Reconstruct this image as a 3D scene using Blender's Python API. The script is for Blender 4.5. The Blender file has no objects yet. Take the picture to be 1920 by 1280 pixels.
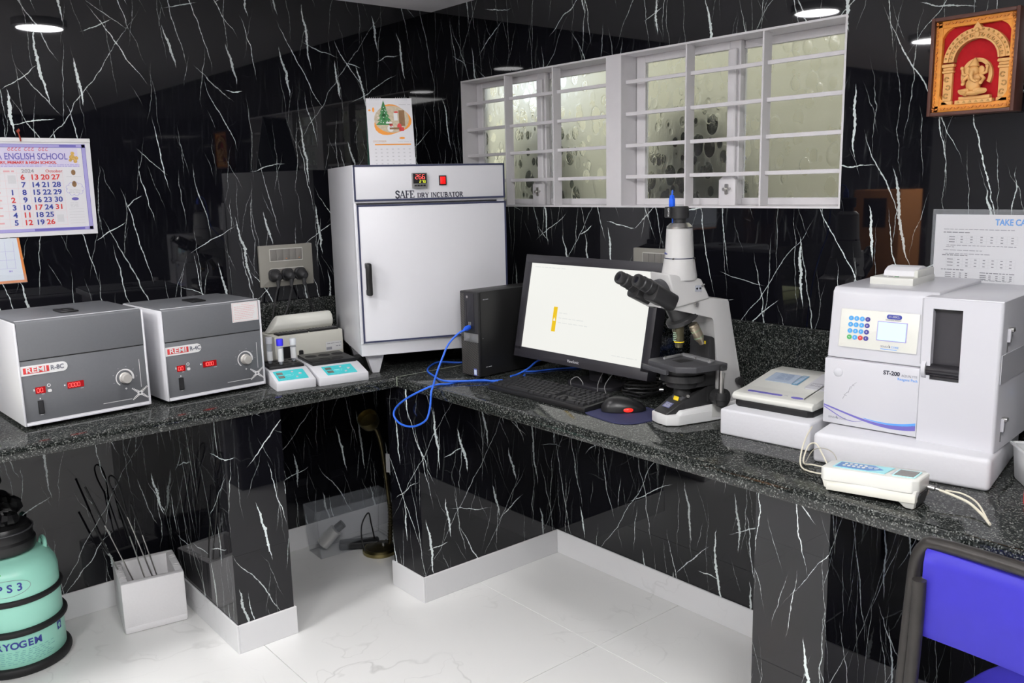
import bpy, bmesh, math, random
from mathutils import Matrix, Vector
random.seed(7)
C = bpy.context.scene.collection
R = math.radians

# ------------------------------------------------------------------ camera, sky, exposure
scene = bpy.context.scene
cam_data = bpy.data.cameras.new('camera')
cam = bpy.data.objects.new('camera', cam_data)
C.objects.link(cam)
cam_data.sensor_width = 36.0
cam_data.lens = 1639.3 / 1920 * 36
cam_data.clip_start = 0.05
YAW, PIT, ROL = 0.6946, -0.177, -0.023
_f = Vector((math.cos(PIT) * math.sin(YAW), math.cos(PIT) * math.cos(YAW), math.sin(PIT)))
_r0 = Vector((math.cos(YAW), -math.sin(YAW), 0))
_u0 = _r0.cross(_f)
_r = _r0 * math.cos(ROL) + _u0 * math.sin(ROL)
_u = -_r0 * math.sin(ROL) + _u0 * math.cos(ROL)
cam.matrix_world = Matrix(((_r.x, _u.x, -_f.x, -2.2276), (_r.y, _u.y, -_f.y, -3.1541), (_r.z, _u.z, -_f.z, 1.4411), (0, 0, 0, 1)))
scene.camera = cam

world = bpy.data.worlds.new('sky')
scene.world = world
world.use_nodes = True
bg = world.node_tree.nodes['Background']
bg.inputs[0].default_value = (0.80, 0.90, 1.0, 1)
bg.inputs[1].default_value = 1.9

LAMP = 92.0; FILL_PANEL = 44.0    # radiance of the round ceiling lights and of the added fill panels
scene.view_settings.view_transform = 'Standard'
scene.view_settings.look = 'None'
scene.view_settings.exposure = 0.0
scene.view_settings.gamma = 1.0
scene.view_settings.use_curve_mapping = False
scene.cycles.use_denoising = True
scene.cycles.max_bounces = 10
scene.cycles.sample_clamp_indirect = 6.0

# ------------------------------------------------------------------ geometry helpers
def F(o, u, v):
    u = Vector(u).normalized(); v = Vector(v).normalized(); n = u.cross(v)
    return Matrix(((u.x, v.x, n.x, o[0]), (u.y, v.y, n.y, o[1]), (u.z, v.z, n.z, o[2]), (0, 0, 0, 1)))
def FRONT(x, y, z): return F((x, y, z), (1, 0, 0), (0, 0, 1))      # faces local -y
def TOP(x, y, z): return F((x, y, z), (1, 0, 0), (0, 1, 0))        # faces up
def SIDE(x, y, z): return F((x, y, z), (0, 1, 0), (0, 0, 1))       # faces local +x
ID = Matrix.Identity(4)

class B:
    def __init__(s): s.bm = bmesh.new()
    def _fin(s, verts, bev, seg=2, pred=None):
        if bev > 0:
            es = {e for v in verts for e in v.link_edges}
            if pred: es = {e for e in es if pred(e)}
            bmesh.ops.bevel(s.bm, geom=list(es), offset=bev, segments=seg, affect='EDGES', clamp_overlap=True, profile=0.5)
        return s
    def box(s, x0, x1, y0, y1, z0, z1, bev=0, seg=2, M=ID):
        vs = [s.bm.verts.new(M @ Vector(p)) for p in ((x0, y0, z0), (x1, y0, z0), (x1, y1, z0), (x0, y1, z0), (x0, y0, z1), (x1, y0, z1), (x1, y1, z1), (x0, y1, z1))]
        for f in ((3, 2, 1, 0), (4, 5, 6, 7), (0, 1, 5, 4), (1, 2, 6, 5), (2, 3, 7, 6), (3, 0, 4, 7)):
            s.bm.faces.new([vs[i] for i in f])
        return s._fin(vs, bev, seg)
    def hexa(s, p, bev=0, seg=2):
        vs = [s.bm.verts.new(Vector(q)) for q in p]
        for f in ((3, 2, 1, 0), (4, 5, 6, 7), (0, 1, 5, 4), (1, 2, 6, 5), (2, 3, 7, 6), (3, 0, 4, 7)):
            s.bm.faces.new([vs[i] for i in f])
        return s._fin(vs, bev, seg)
    def prism(s, M, pts, h, h0=0.0, bev=0, seg=2):
        n = len(pts)
        a = [s.bm.verts.new(M @ Vector((p[0], p[1], h0))) for p in pts]
        b = [s.bm.verts.new(M @ Vector((p[0], p[1], h))) for p in pts]
        s.bm.faces.new(a[::-1]); s.bm.faces.new(b)
        for i in range(n): s.bm.faces.new((a[i], a[(i + 1) % n], b[(i + 1) % n], b[i]))
        return s._fin(a + b, bev, seg)
    def rect(s, M, cx, cy, w, h, t, r=0, h0=0.0, bev=0):
        if r <= 0: pts = [(cx - w / 2, cy - h / 2), (cx + w / 2, cy - h / 2), (cx + w / 2, cy + h / 2), (cx - w / 2, cy + h / 2)]
        else:
            r = min(r, w / 2 - 1e-5, h / 2 - 1e-5); pts = []
            for qx, qy, a0 in ((1, -1, -90), (1, 1, 0), (-1, 1, 90), (-1, -1, 180)):
                for k in range(5):
                    a = R(a0 + 22.5 * k); pts.append((cx + qx * (w / 2 - r) + r * math.cos(a), cy + qy * (h / 2 - r) + r * math.sin(a)))
        return s.prism(M, pts, t, h0, bev)
    def disc(s, M, cx, cy, r, t, n=20, h0=0.0, ry=None, bev=0):
        ry = ry or r
        return s.prism(M, [(cx + r * math.cos(2 * math.pi * i / n), cy + ry * math.sin(2 * math.pi * i / n)) for i in range(n)], t, h0, bev)
    def ring(s, M, cx, cy, r0, r1, t, a0=0, a1=360, n=28, h0=0.0, sy=1.0):
        full = abs(a1 - a0) >= 360
        k = n if full else n + 1
        P = []
        for i in range(k):
            a = R(a0 + (a1 - a0) * i / n); c, d = math.cos(a), math.sin(a) * sy
            P.append([s.bm.verts.new(M @ Vector((cx + q * c, cy + q * d, hh))) for q, hh in ((r0, h0), (r1, h0), (r1, t), (r0, t))])
        for i in range(n):
            p, q = P[i], P[(i + 1) % k]
            for j in range(4): s.bm.faces.new((p[j], q[j], q[(j + 1) % 4], p[(j + 1) % 4]))
        if not full:
            s.bm.faces.new(P[0]); s.bm.faces.new(P[-1][::-1])
        return s
    def poly(s, M, pts, t): return s.prism(M, pts, t)
    def lathe(s, prof, M=ID, n=32):
        rows = []
        for r, z in prof:
            if r < 1e-6: rows.append([s.bm.verts.new(M @ Vector((0, 0, z)))])
            else: rows.append([s.bm.verts.new(M @ Vector((r * math.cos(2 * math.pi * i / n), r * math.sin(2 * math.pi * i / n), z))) for i in range(n)])
        for a, b in zip(rows, rows[1:]):
            for i in range(n):
                j = (i + 1) % n
                if len(a) == 1 and len(b) == 1: continue
                if len(a) == 1: s.bm.faces.new((a[0], b[j], b[i]))
                elif len(b) == 1: s.bm.faces.new((a[i], a[j], b[0]))
                else: s.bm.faces.new((a[i], a[j], b[j], b[i]))
        if len(rows[0]) > 1: s.bm.faces.new(rows[0][::-1])
        if len(rows[-1]) > 1: s.bm.faces.new(rows[-1])
        return s
    def cyl(s, p0, p1, r0, r1=None, n=20):
        p0, p1 = Vector(p0), Vector(p1); r1 = r0 if r1 is None else r1
        d = (p1 - p0); L = d.length; q = d.to_track_quat('Z', 'Y').to_matrix().to_4x4(); q.translation = p0
        return s.lathe([(r0, 0), (r1, L)], q, n)
    def turn(s, p0, p1, prof, n=24):
        """lathe along p0->p1, prof = (radius, fraction)"""
        p0, p1 = Vector(p0), Vector(p1); d = p1 - p0; L = d.length
        q = d.to_track_quat('Z', 'Y').to_matrix().to_4x4(); q.translation = p0
        return s.lathe([(r, t * L) for r, t in prof], q, n)
    def ball(s, c, rx, ry=None, rz=None, n=20, m=12):
        ry = ry or rx; rz = rz or rx
        prof = [(math.sin(math.pi * i / m), -math.cos(math.pi * i / m)) for i in range(m + 1)]
        M = Matrix.Translation(Vector(c)) @ Matrix.Diagonal((rx, ry, rz, 1))
        return s.lathe([(r if 0 < i < m else 0, z) for i, (r, z) in enumerate(prof)], M, n)
    def tube(s, pts, r, n=8, closed=False, smooth=0):
        P = [Vector(p) for p in pts]
        if smooth: P = catmull(P, smooth, closed)
        rows = []; up = Vector((0, 0, 1)); N = len(P); prev = None
        for i, p in enumerate(P):
            a = P[i - 1] if (i > 0 or closed) else P[i]; b = P[(i + 1) % N] if (i < N - 1 or closed) else P[i]
            t = (b - a).normalized()
            if prev is None:
                x = t.orthogonal().normalized()
            else:
                x = (prev - t * prev.dot(t))
                x = x.normalized() if x.length > 1e-6 else t.orthogonal().normalized()
            prev = x; y = t.cross(x)
            rr = r[i] if isinstance(r, (list, tuple)) else r
            rows.append([s.bm.verts.new(p + x * rr * math.cos(2 * math.pi * k / n) + y * rr * math.sin(2 * math.pi * k / n)) for k in range(n)])
        for i in range(N if closed else N - 1):
            a, b = rows[i], rows[(i + 1) % N]
            for k in range(n): s.bm.faces.new((a[k], a[(k + 1) % n], b[(k + 1) % n], b[k]))
        if not closed:
            s.bm.faces.new(rows[0][::-1]); s.bm.faces.new(rows[-1])
        return s
    def lines(s, M, x0, x1, y, h=0.001, t=0.0003, rnd=None, word=0.012):
        """a row of small printed words too small to read"""
        rnd = rnd or random
        x = x0
        while x < x1 - 0.002:
            w = min(word * rnd.uniform(0.5, 1.5), x1 - x)
            s.rect(M, x + w / 2, y, w, h, t); x += w + word * 0.22
        return s
    def sheet(s, rows, th=0.0):
        V = [[s.bm.verts.new(Vector(p)) for p in row] for row in rows]
        fs = []
        for i in range(len(V) - 1):
            for j in range(len(V[0]) - 1): fs.append(s.bm.faces.new((V[i][j], V[i][j + 1], V[i + 1][j + 1], V[i + 1][j])))
        if th: bmesh.ops.solidify(s.bm, geom=fs, thickness=th)
        return s

def catmull(P, k=6, closed=False):
    out = []; N = len(P)
    for i in range(N if closed else N - 1):
        p0 = P[i - 1] if (i > 0 or closed) else P[0] * 2 - P[1]
        p1, p2 = P[i], P[(i + 1) % N]
        p3 = P[(i + 2) % N] if (i + 2 < N or closed) else P[-1] * 2 - P[-2]
        for j in range(k):
            t = j / k
            out.append(0.5 * ((2 * p1) + (p2 - p0) * t + (2 * p0 - 5 * p1 + 4 * p2 - p3) * t * t + (3 * p1 - p0 - 3 * p2 + p3) * t ** 3))
    if not closed: out.append(P[-1])
    return out

def obj(name, b, mat, parent=None, ang=35, flat=False):
    me = bpy.data.meshes.new(name)
    bmesh.ops.recalc_face_normals(b.bm, faces=b.bm.faces[:])
    b.bm.to_mesh(me); b.bm.free()
    if not flat:
        me.shade_smooth(); me.set_sharp_from_angle(angle=R(ang))
    me.materials.append(mat)
    o = bpy.data.objects.new(name, me); C.objects.link(o)
    if parent is not None: o.parent = parent
    return o
def tag(o, label, cat, group=None):
    o['label'] = label; o['category'] = cat
    if group: o['group'] = group
    return o
def thing(name, label, cat, loc=(0, 0, 0), yaw=0.0, group=None):
    o = bpy.data.objects.new(name, None); o.empty_display_size = 0.05; C.objects.link(o)
    o.location = loc; o.rotation_euler = (0, 0, R(yaw))
    return tag(o, label, cat, group)
def struct(name, b, mat, parent=None, flat=False):
    o = obj(name, b, mat, parent, flat=flat)
    if parent is None: o['kind'] = 'structure'
    return o
def txt(s, size, M, mat, parent, name='lettering', align='CENTER', ext=0.0003, bold=0.0, sx=1.0, label=None, lift=0.0002):
    cu = bpy.data.curves.new(name, 'FONT'); cu.body = s; cu.size = size; cu.align_x = align; cu.align_y = 'CENTER'
    cu.extrude = ext; cu.offset = bold; cu.resolution_u = 3
    t = bpy.data.objects.new('tmp', cu)
    me = bpy.data.meshes.new_from_object(t)
    bpy.data.objects.remove(t); bpy.data.curves.remove(cu)
    me.name = name
    me.transform(M @ Matrix.Translation((0, 0, lift + ext)) @ Matrix.Diagonal((sx, 1, 1, 1)))
    me.materials.clear(); me.materials.append(mat)
    o = bpy.data.objects.new(name, me); C.objects.link(o); o.parent = parent
    if label: o['label'] = label
    return o

SERIF = {  # thick strokes (t), thin strokes (h) and serif bars (s) on a 0..1 tall letter
 'S': (0.62, [('t', [(.56,.80),(.46,.95),(.30,1.0),(.14,.93),(.08,.78),(.16,.62),(.32,.53),(.48,.44),(.56,.27),(.48,.09),(.31,0),(.14,.05),(.05,.20)]), ('s', [(.57,.74),(.57,.97)]), ('s', [(.04,.04),(.04,.27)])]),
 'A': (0.84, [('h', [(.10,.02),(.42,1.0)]), ('t', [(.42,.98),(.72,.02)]), ('h', [(.20,.33),(.62,.33)]), ('s', [(0,.015),(.22,.015)]), ('s', [(.58,.015),(.86,.015)])]),
 'F': (0.66, [('t', [(.16,0),(.16,1)]), ('h', [(.16,.97),(.60,.97)]), ('h', [(.16,.52),(.42,.52)]), ('s', [(.02,.015),(.32,.015)]), ('s', [(.02,.985),(.3,.985)]), ('s', [(.60,.76),(.60,.99)]), ('s', [(.43,.40),(.43,.64)])]),
 'E': (0.70, [('t', [(.16,0),(.16,1)]), ('h', [(.16,.97),(.60,.97)]), ('h', [(.16,.52),(.42,.52)]), ('h', [(.16,.03),(.62,.03)]), ('s', [(.02,.015),(.3,.015)]), ('s', [(.02,.985),(.3,.985)]), ('s', [(.60,.77),(.60,.99)]), ('s', [(.43,.40),(.43,.64)]), ('s', [(.63,.0),(.63,.25)])]),
 'D': (0.80, [('t', [(.16,0),(.16,1)]), ('h', [(.02,.98),(.36,.98),(.54,.92)]), ('t', [(.52,.93),(.66,.75),(.70,.5),(.66,.25),(.52,.07)]), ('h', [(.54,.08),(.36,.02),(.02,.02)])]),
 'R': (0.80, [('t', [(.16,0),(.16,1)]), ('h', [(.02,.98),(.40,.98)]), ('t', [(.38,.97),(.54,.90),(.58,.74),(.52,.58),(.38,.51)]), ('h', [(.16,.50),(.40,.50)]), ('t', [(.36,.50),(.66,.02)]), ('s', [(.02,.015),(.32,.015)]), ('s', [(.60,.015),(.80,.015)])]),
 'Y': (0.78, [('t', [(.12,.98),(.40,.48)]), ('h', [(.68,.98),(.40,.48)]), ('t', [(.40,.5),(.40,0)]), ('s', [(0,.985),(.26,.985)]), ('s', [(.56,.985),(.80,.985)]), ('s', [(.26,.015),(.54,.015)])]),
 'I': (0.40, [('t', [(.18,0),(.18,1)]), ('s', [(.03,.015),(.33,.015)]), ('s', [(.03,.985),(.33,.985)])]),
 'N': (0.86, [('h', [(.14,0),(.14,1)]), ('t', [(.14,.98),(.68,.02)]), ('h', [(.68,0),(.68,1)]), ('s', [(.02,.015),(.26,.015)]), ('s', [(.0,.985),(.2,.985)]), ('s', [(.56,.985),(.80,.985)])]),
 'C': (0.74, [('h', [(.62,.80),(.52,.95),(.38,1.0)]), ('t', [(.38,1.0),(.20,.92),(.09,.72),(.07,.5),(.09,.28),(.20,.08),(.38,0)]), ('h', [(.38,0),(.54,.05),(.64,.20)]), ('s', [(.63,.72),(.63,.98)])]),
 'U': (0.84, [('t', [(.16,1),(.16,.28),(.24,.08),(.40,.0)]), ('h', [(.38,0),(.56,.06),(.64,.26),(.64,1)]), ('s', [(.02,.985),(.31,.985)]), ('s', [(.52,.985),(.78,.985)])]),
 'B': (0.74, [('t', [(.16,0),(.16,1)]), ('h', [(.02,.98),(.38,.98)]), ('t', [(.36,.98),(.52,.91),(.55,.76),(.50,.60),(.36,.53)]), ('h', [(.16,.53),(.40,.53)]), ('t', [(.38,.53),(.56,.45),(.61,.27),(.55,.10),(.38,.02)]), ('h', [(.02,.02),(.40,.02)])]),
 'T': (0.76, [('t', [(.37,0),(.37,1)]), ('h', [(.03,.97),(.71,.97)]), ('s', [(.03,.74),(.03,.99)]), ('s', [(.71,.74),(.71,.99)]), ('s', [(.23,.015),(.52,.015)])]),
 'O': (0.82, [('t', [(.40,1.0),(.20,.92),(.09,.72),(.07,.5),(.09,.28),(.20,.08),(.40,0)]), ('t', [(.40,1.0),(.60,.92),(.70,.72),(.72,.5),(.70,.28),(.60,.08),(.40,0)])]),
}
def serif(b, M, s, x, h, thick=0.15):
    for ch in s:
        if ch == ' ': x += 0.40 * h; continue
        w, st = SERIF[ch]
        for kind, pts in st:
            th = {'t': thick, 'h': thick * 0.5, 's': thick * 0.45}[kind] * h
            for (ax, ay), (bx, by) in zip(pts, pts[1:]):
                ax, ay, bx, by = [q * h for q in (ax, ay, bx, by)]
                d = Vector((bx - ax, by - ay)); L = d.length; d /= L; n = Vector((-d.y, d.x)) * th / 2; e = d * th * 0.25
                P = [Vector((ax, ay)) - e - n, Vector((bx, by)) + e - n, Vector((bx, by)) + e + n, Vector((ax, ay)) - e + n]
                b.prism(M, [(x + p.x, p.y) for p in P], 0.0004, -0.0002)
        x += w * h
    return x

# ------------------------------------------------------------------ materials
def SHEET(name, col, alpha, rough=0.08):
    m = P(name, col, rough, grain=0.01); m.node_tree.nodes['Principled BSDF'].inputs['Alpha'].default_value = alpha
    return m
def P(name, col, rough=0.5, metal=0.0, spec=0.5, emit=None, est=0.0, trans=0.0, ior=1.45, coat=0.0, alpha=1.0, grain=0.0, gscale=60.0, bump=0.0, sss=0.0):
    m = bpy.data.materials.new(name); m.use_nodes = True
    nt = m.node_tree; p = nt.nodes['Principled BSDF']
    p.inputs['Base Color'].default_value = (*col, 1); p.inputs['Roughness'].default_value = rough
    p.inputs['Metallic'].default_value = metal; p.inputs['IOR'].default_value = ior
    p.inputs['Specular IOR Level'].default_value = spec
    p.inputs['Transmission Weight'].default_value = trans; p.inputs['Coat Weight'].default_value = coat
    if emit: p.inputs['Emission Color'].default_value = (*emit, 1); p.inputs['Emission Strength'].default_value = est
    if grain > 0 or bump > 0:
        tc = nt.nodes.new('ShaderNodeTexCoord'); n = nt.nodes.new('ShaderNodeTexNoise')
        n.inputs['Scale'].default_value = gscale; n.inputs['Detail'].default_value = 4
        nt.links.new(tc.outputs['Object'], n.inputs['Vector'])
        if grain > 0:
            mx = nt.nodes.new('ShaderNodeMix'); mx.data_type = 'RGBA'
            mx.inputs['A'].default_value = (*[c * (1 - grain) for c in col], 1); mx.inputs['B'].default_value = (*[min(1, c * (1 + grain)) for c in col], 1)
            nt.links.new(n.outputs['Fac'], mx.inputs['Factor']); nt.links.new(mx.outputs['Result'], p.inputs['Base Color'])
        if bump > 0:
            bp = nt.nodes.new('ShaderNodeBump'); bp.inputs['Strength'].default_value = bump; bp.inputs['Distance'].default_value = 0.002
            nt.links.new(n.outputs['Fac'], bp.inputs['Height']); nt.links.new(bp.outputs['Normal'], p.inputs['Normal'])
    return m

class NB:
    """small node expression builder"""
    def __init__(s, name):
        s.m = bpy.data.materials.new(name); s.m.use_nodes = True; s.nt = s.m.node_tree
        s.p = s.nt.nodes['Principled BSDF']
    def n(s, t, **kw):
        o = s.nt.nodes.new(t)
        for k, v in kw.items(): setattr(o, k, v)
        return o
    def put(s, sock, v):
        if isinstance(v, (int, float)): sock.default_value = v
        elif isinstance(v, tuple): sock.default_value = v
        else: s.nt.links.new(v, sock)
    def ma(s, op, a, b=0.0, c=0.0, clamp=False):
        o = s.n('ShaderNodeMath', operation=op, use_clamp=clamp)
        for i, v in enumerate((a, b, c)): s.put(o.inputs[i], v)
        return o.outputs[0]
    def comb(s, x, y, z=0.0):
        o = s.n('ShaderNodeCombineXYZ')
        for i, v in enumerate((x, y, z)): s.put(o.inputs[i], v)
        return o.outputs[0]
    def noise(s, vec, scale, detail=3.0, rough=0.5, out='Fac'):
        o = s.n('ShaderNodeTexNoise'); s.nt.links.new(vec, o.inputs['Vector'])
        o.inputs['Scale'].default_value = scale; o.inputs['Detail'].default_value = detail; o.inputs['Roughness'].default_value = rough
        return o.outputs[out]
    def mixc(s, f, a, b):
        o = s.n('ShaderNodeMix', data_type='RGBA')
        s.put(o.inputs['Factor'], f); s.put(o.inputs['A'], a); s.put(o.inputs['B'], b)
        return o.outputs['Result']
    def ramp(s, f, stops):
        o = s.n('ShaderNodeValToRGB'); s.nt.links.new(f, o.inputs[0])
        el = o.color_ramp.elements
        while len(el) < len(stops): el.new(0.5)
        for e, (p, c) in zip(el, stops): e.position = p; e.color = (*c, 1)
        return o.outputs[0]

def black_marble(name, seed=0.0):
    q = NB(name)
    tc = q.n('ShaderNodeTexCoord'); sx = q.n('ShaderNodeSeparateXYZ'); q.nt.links.new(tc.outputs['Object'], sx.inputs[0])
    u = q.ma('ADD', q.ma('SUBTRACT', sx.outputs[0], sx.outputs[1]), seed); v = sx.outputs[2]
    uv = q.comb(u, v, seed)
    w1 = q.ma('SUBTRACT', q.noise(uv, 7.0, 2.0), 0.5); w2 = q.ma('SUBTRACT', q.noise(uv, 38.0, 3.0, 0.6), 0.5)
    wig = q.ma('ADD', q.ma('MULTIPLY', w1, 0.045), q.ma('MULTIPLY', w2, 0.0075))
    rag = q.noise(uv, 120.0, 2.0)
    acc = None
    #            angle  cellw  cellh   half-thick  prob  seed  gain
    for ang, cw, ch, th, pr, sd, gain in ((9, .105, .30, .0046, .50, 1.3, 1.0), (12, .085, .50, .0017, .50, 5.7, .85), (4, .060, .42, .0010, .50, 9.1, .45), (-78, .30, .17, .0022, .26, 6.1, .85),
                                          (-34, .24, .95, .0014, .50, 3.9, .72), (28, .19, .50, .0019, .42, 7.7, .90), (-14, .10, .26, .0009, .45, 4.9, .5), (20, .07, .20, .0008, .42, 8.8, .45), (-52, .26, .30, .0019, .36, 2.2, .80), (-4, .09, .36, .0013, .45, 8.2, .70), (60, .35, .2, .0016, .3, 4.4, .8)):
        ca, sa = math.cos(R(ang)), math.sin(R(ang))
        a = q.ma('ADD', q.ma('ADD', q.ma('MULTIPLY', u, ca), q.ma('MULTIPLY', v, sa)), q.ma('ADD', wig, sd * 1.37))
        b = q.ma('ADD', q.ma('MULTIPLY', u, -sa), q.ma('MULTIPLY', v, ca))
        a = q.ma('DIVIDE', a, cw); i = q.ma('FLOOR', a)
        wn1 = q.n('ShaderNodeTexWhiteNoise', noise_dimensions='2D'); q.nt.links.new(q.comb(i, sd, 0), wn1.inputs['Vector'])
        b = q.ma('ADD', q.ma('DIVIDE', b, ch), q.ma('MULTIPLY', wn1.outputs['Value'], 9.0)); j = q.ma('FLOOR', b)
        wn = q.n('ShaderNodeTexWhiteNoise', noise_dimensions='3D'); q.nt.links.new(q.comb(i, j, sd), wn.inputs['Vector'])
        sc = q.n('ShaderNodeSeparateColor'); q.nt.links.new(wn.outputs['Color'], sc.inputs[0])
        la = q.ma('SUBTRACT', q.ma('FRACT', a), 0.5); lb = q.ma('SUBTRACT', q.ma('FRACT', b), 0.5)
        cen = q.ma('ADD', q.ma('MULTIPLY', q.ma('SUBTRACT', sc.outputs[0], 0.5), 0.42), q.ma('MULTIPLY', lb, q.ma('MULTIPLY', q.ma('SUBTRACT', sc.outputs[1], 0.5), 0.5)))
        d = q.ma('MULTIPLY', q.ma('ABSOLUTE', q.ma('SUBTRACT', la, cen)), cw)
        L = q.ma('MULTIPLY_ADD', sc.outputs[2], 0.6, 0.38)
        t = q.ma('DIVIDE', q.ma('MULTIPLY', q.ma('ABSOLUTE', lb), 2.0), L)
        tap = q.ma('SUBTRACT', 1.0, q.ma('MULTIPLY', t, t))
        hw = q.ma('MULTIPLY', q.ma('MULTIPLY', tap, th), q.ma('MULTIPLY_ADD', rag, 2.4, -0.25))
        mask = q.ma('DIVIDE', q.ma('SUBTRACT', hw, d), 0.0007, clamp=True)
        on = q.ma('LESS_THAN', wn.outputs['Value'], pr)
        g = q.ma('MULTIPLY', q.ma('MULTIPLY', mask, on), q.ma('MULTIPLY_ADD', wn1.outputs['Value'], 0.45 * gain, 0.55 * gain))
        acc = g if acc is None else q.ma('MAXIMUM', acc, g)
    fog = q.noise(uv, 3.0, 4.0, 0.6)
    base = q.mixc(fog, (0.0018, 0.0018, 0.0030, 1), (0.0075, 0.0075, 0.0105, 1))
    col = q.mixc(acc, base, (0.80, 0.88, 0.87, 1))
    q.nt.links.new(col, q.p.inputs['Base Color'])
    q.p.inputs['Roughness'].default_value = 0.025; q.p.inputs['IOR'].default_value = 1.52
    return q.m

def granite(name):
    q = NB(name); tc = q.n('ShaderNodeTexCoord'); v = tc.outputs['Object']
    vo = q.n('ShaderNodeTexVoronoi'); vo.inputs['Scale'].default_value = 400; q.nt.links.new(v, vo.inputs['Vector'])
    sc = q.n('ShaderNodeSeparateColor'); q.nt.links.new(vo.outputs['Color'], sc.inputs[0])
    n1 = q.noise(v, 90, 3, 0.6)
    f = q.ma('ADD', q.ma('MULTIPLY', sc.outputs[0], 0.75), q.ma('MULTIPLY', n1, 0.5))
    col = q.ramp(f, [(0.0, (.006, .007, .007)), (0.60, (.010, .012, .011)), (0.84, (.036, .039, .037)), (1.0, (.16, .165, .155))])
    q.nt.links.new(col, q.p.inputs['Base Color']); q.p.inputs['Roughness'].default_value = 0.085
    return q.m

def white_marble(name, base=(0.74, 0.74, 0.735)):
    q = NB(name); tc = q.n('ShaderNodeTexCoord'); v = tc.outputs['Object']
    wv = q.n('ShaderNodeVectorMath', operation='MULTIPLY_ADD'); q.nt.links.new(q.noise(v, 2.2, 4, 0.55, 'Color'), wv.inputs[0]); wv.inputs[1].default_value = (.55, .55, .55); q.nt.links.new(v, wv.inputs[2])
    n1 = q.noise(wv.outputs[0], 1.7, 2, 0.5); n2 = q.noise(wv.outputs[0], 4.1, 2, 0.5)
    e1 = q.ma('SUBTRACT', 1.0, q.ma('MULTIPLY', q.ma('ABSOLUTE', q.ma('SUBTRACT', n1, 0.5)), 150.0), clamp=True)
    e2 = q.ma('SUBTRACT', 1.0, q.ma('MULTIPLY', q.ma('ABSOLUTE', q.ma('SUBTRACT', n2, 0.52)), 120.0), clamp=True)
    br = q.ramp(q.noise(v, 2.7, 2), [(0.46, (0, 0, 0)), (0.64, (1, 1, 1))])
    e = q.ma('MULTIPLY', q.ma('MAXIMUM', e1, q.ma('MULTIPLY', e2, 0.6)), br)
    col = q.mixc(q.ma('MULTIPLY', e, 0.42), (*base, 1), (0.40, 0.40, 0.39, 1))
    q.nt.links.new(col, q.p.inputs['Base Color']); q.p.inputs['Roughness'].default_value = 0.22
    return q.m

def pebble_glass(name):
    q = NB(name); tc = q.n('ShaderNodeTexCoord')
    mp = q.n('ShaderNodeMapping'); mp.inputs['Scale'].default_value = (1, 1, 0.7); q.nt.links.new(tc.outputs['Object'], mp.inputs['Vector'])
    v = mp.outputs[0]
    hs = []; ms = []
    for sc_, off in ((19, 0.0), (27, 3.7)):
        mv = q.n('ShaderNodeVectorMath', operation='ADD'); q.nt.links.new(v, mv.inputs[0]); mv.inputs[1].default_value = (0, off, off * .7)
        vo = q.n('ShaderNodeTexVoronoi', voronoi_dimensions='3D'); vo.inputs['Scale'].default_value = sc_; vo.inputs['Randomness'].default_value = 0.85; q.nt.links.new(mv.outputs[0], vo.inputs['Vector'])
        sc = q.n('ShaderNodeSeparateColor'); q.nt.links.new(vo.outputs['Color'], sc.inputs[0])
        rad = q.ma('MULTIPLY_ADD', sc.outputs[0], 0.30, 0.24)
        dome = q.ma('SQRT', q.ma('MAXIMUM', q.ma('SUBTRACT', q.ma('MULTIPLY', rad, rad), q.ma('MULTIPLY', vo.outputs['Distance'], vo.outputs['Distance'])), 0.0))
        hs.append(q.ma('MULTIPLY', dome, q.ma('SUBTRACT', sc.outputs[1], 0.35))); ms.append(q.ma('GREATER_THAN', q.ma('MULTIPLY', dome, sc.outputs[2]), 0.06))
    fine = q.noise(v, 240, 2)
    h = q.ma('ADD', q.ma('ADD', hs[0], hs[1]), q.ma('MULTIPLY', fine, 0.05))
    bp = q.n('ShaderNodeBump'); bp.inputs['Strength'].default_value = 0.6; bp.inputs['Distance'].default_value = 0.012
    q.nt.links.new(h, bp.inputs['Height']); q.nt.links.new(bp.outputs['Normal'], q.p.inputs['Normal'])
    pm = q.ma('MAXIMUM', ms[0], ms[1])
    q.p.inputs['Base Color'].default_value = (0.95, 0.94, 0.90, 1)
    q.p.inputs['Transmission Weight'].default_value = 1.0
    q.put(q.p.inputs['Roughness'], q.ma('MULTIPLY_ADD', pm, -0.20, 0.32)); q.p.inputs['IOR'].default_value = 1.45
    return q.m

def foliage_mat(name, k=1.0):
    q = NB(name); tc = q.n('ShaderNodeTexCoord')
    n = q.noise(tc.outputs['Object'], 14, 3)
    q.nt.links.new(q.ramp(n, [(0.3, (.014 * k, .016 * k, .011 * k)), (0.6, (.050 * k, .055 * k, .036 * k)), (0.8, (.10 * k, .11 * k, .07 * k))]), q.p.inputs['Base Color'])
    q.p.inputs['Roughness'].default_value = 0.6
    return q.m

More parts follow.
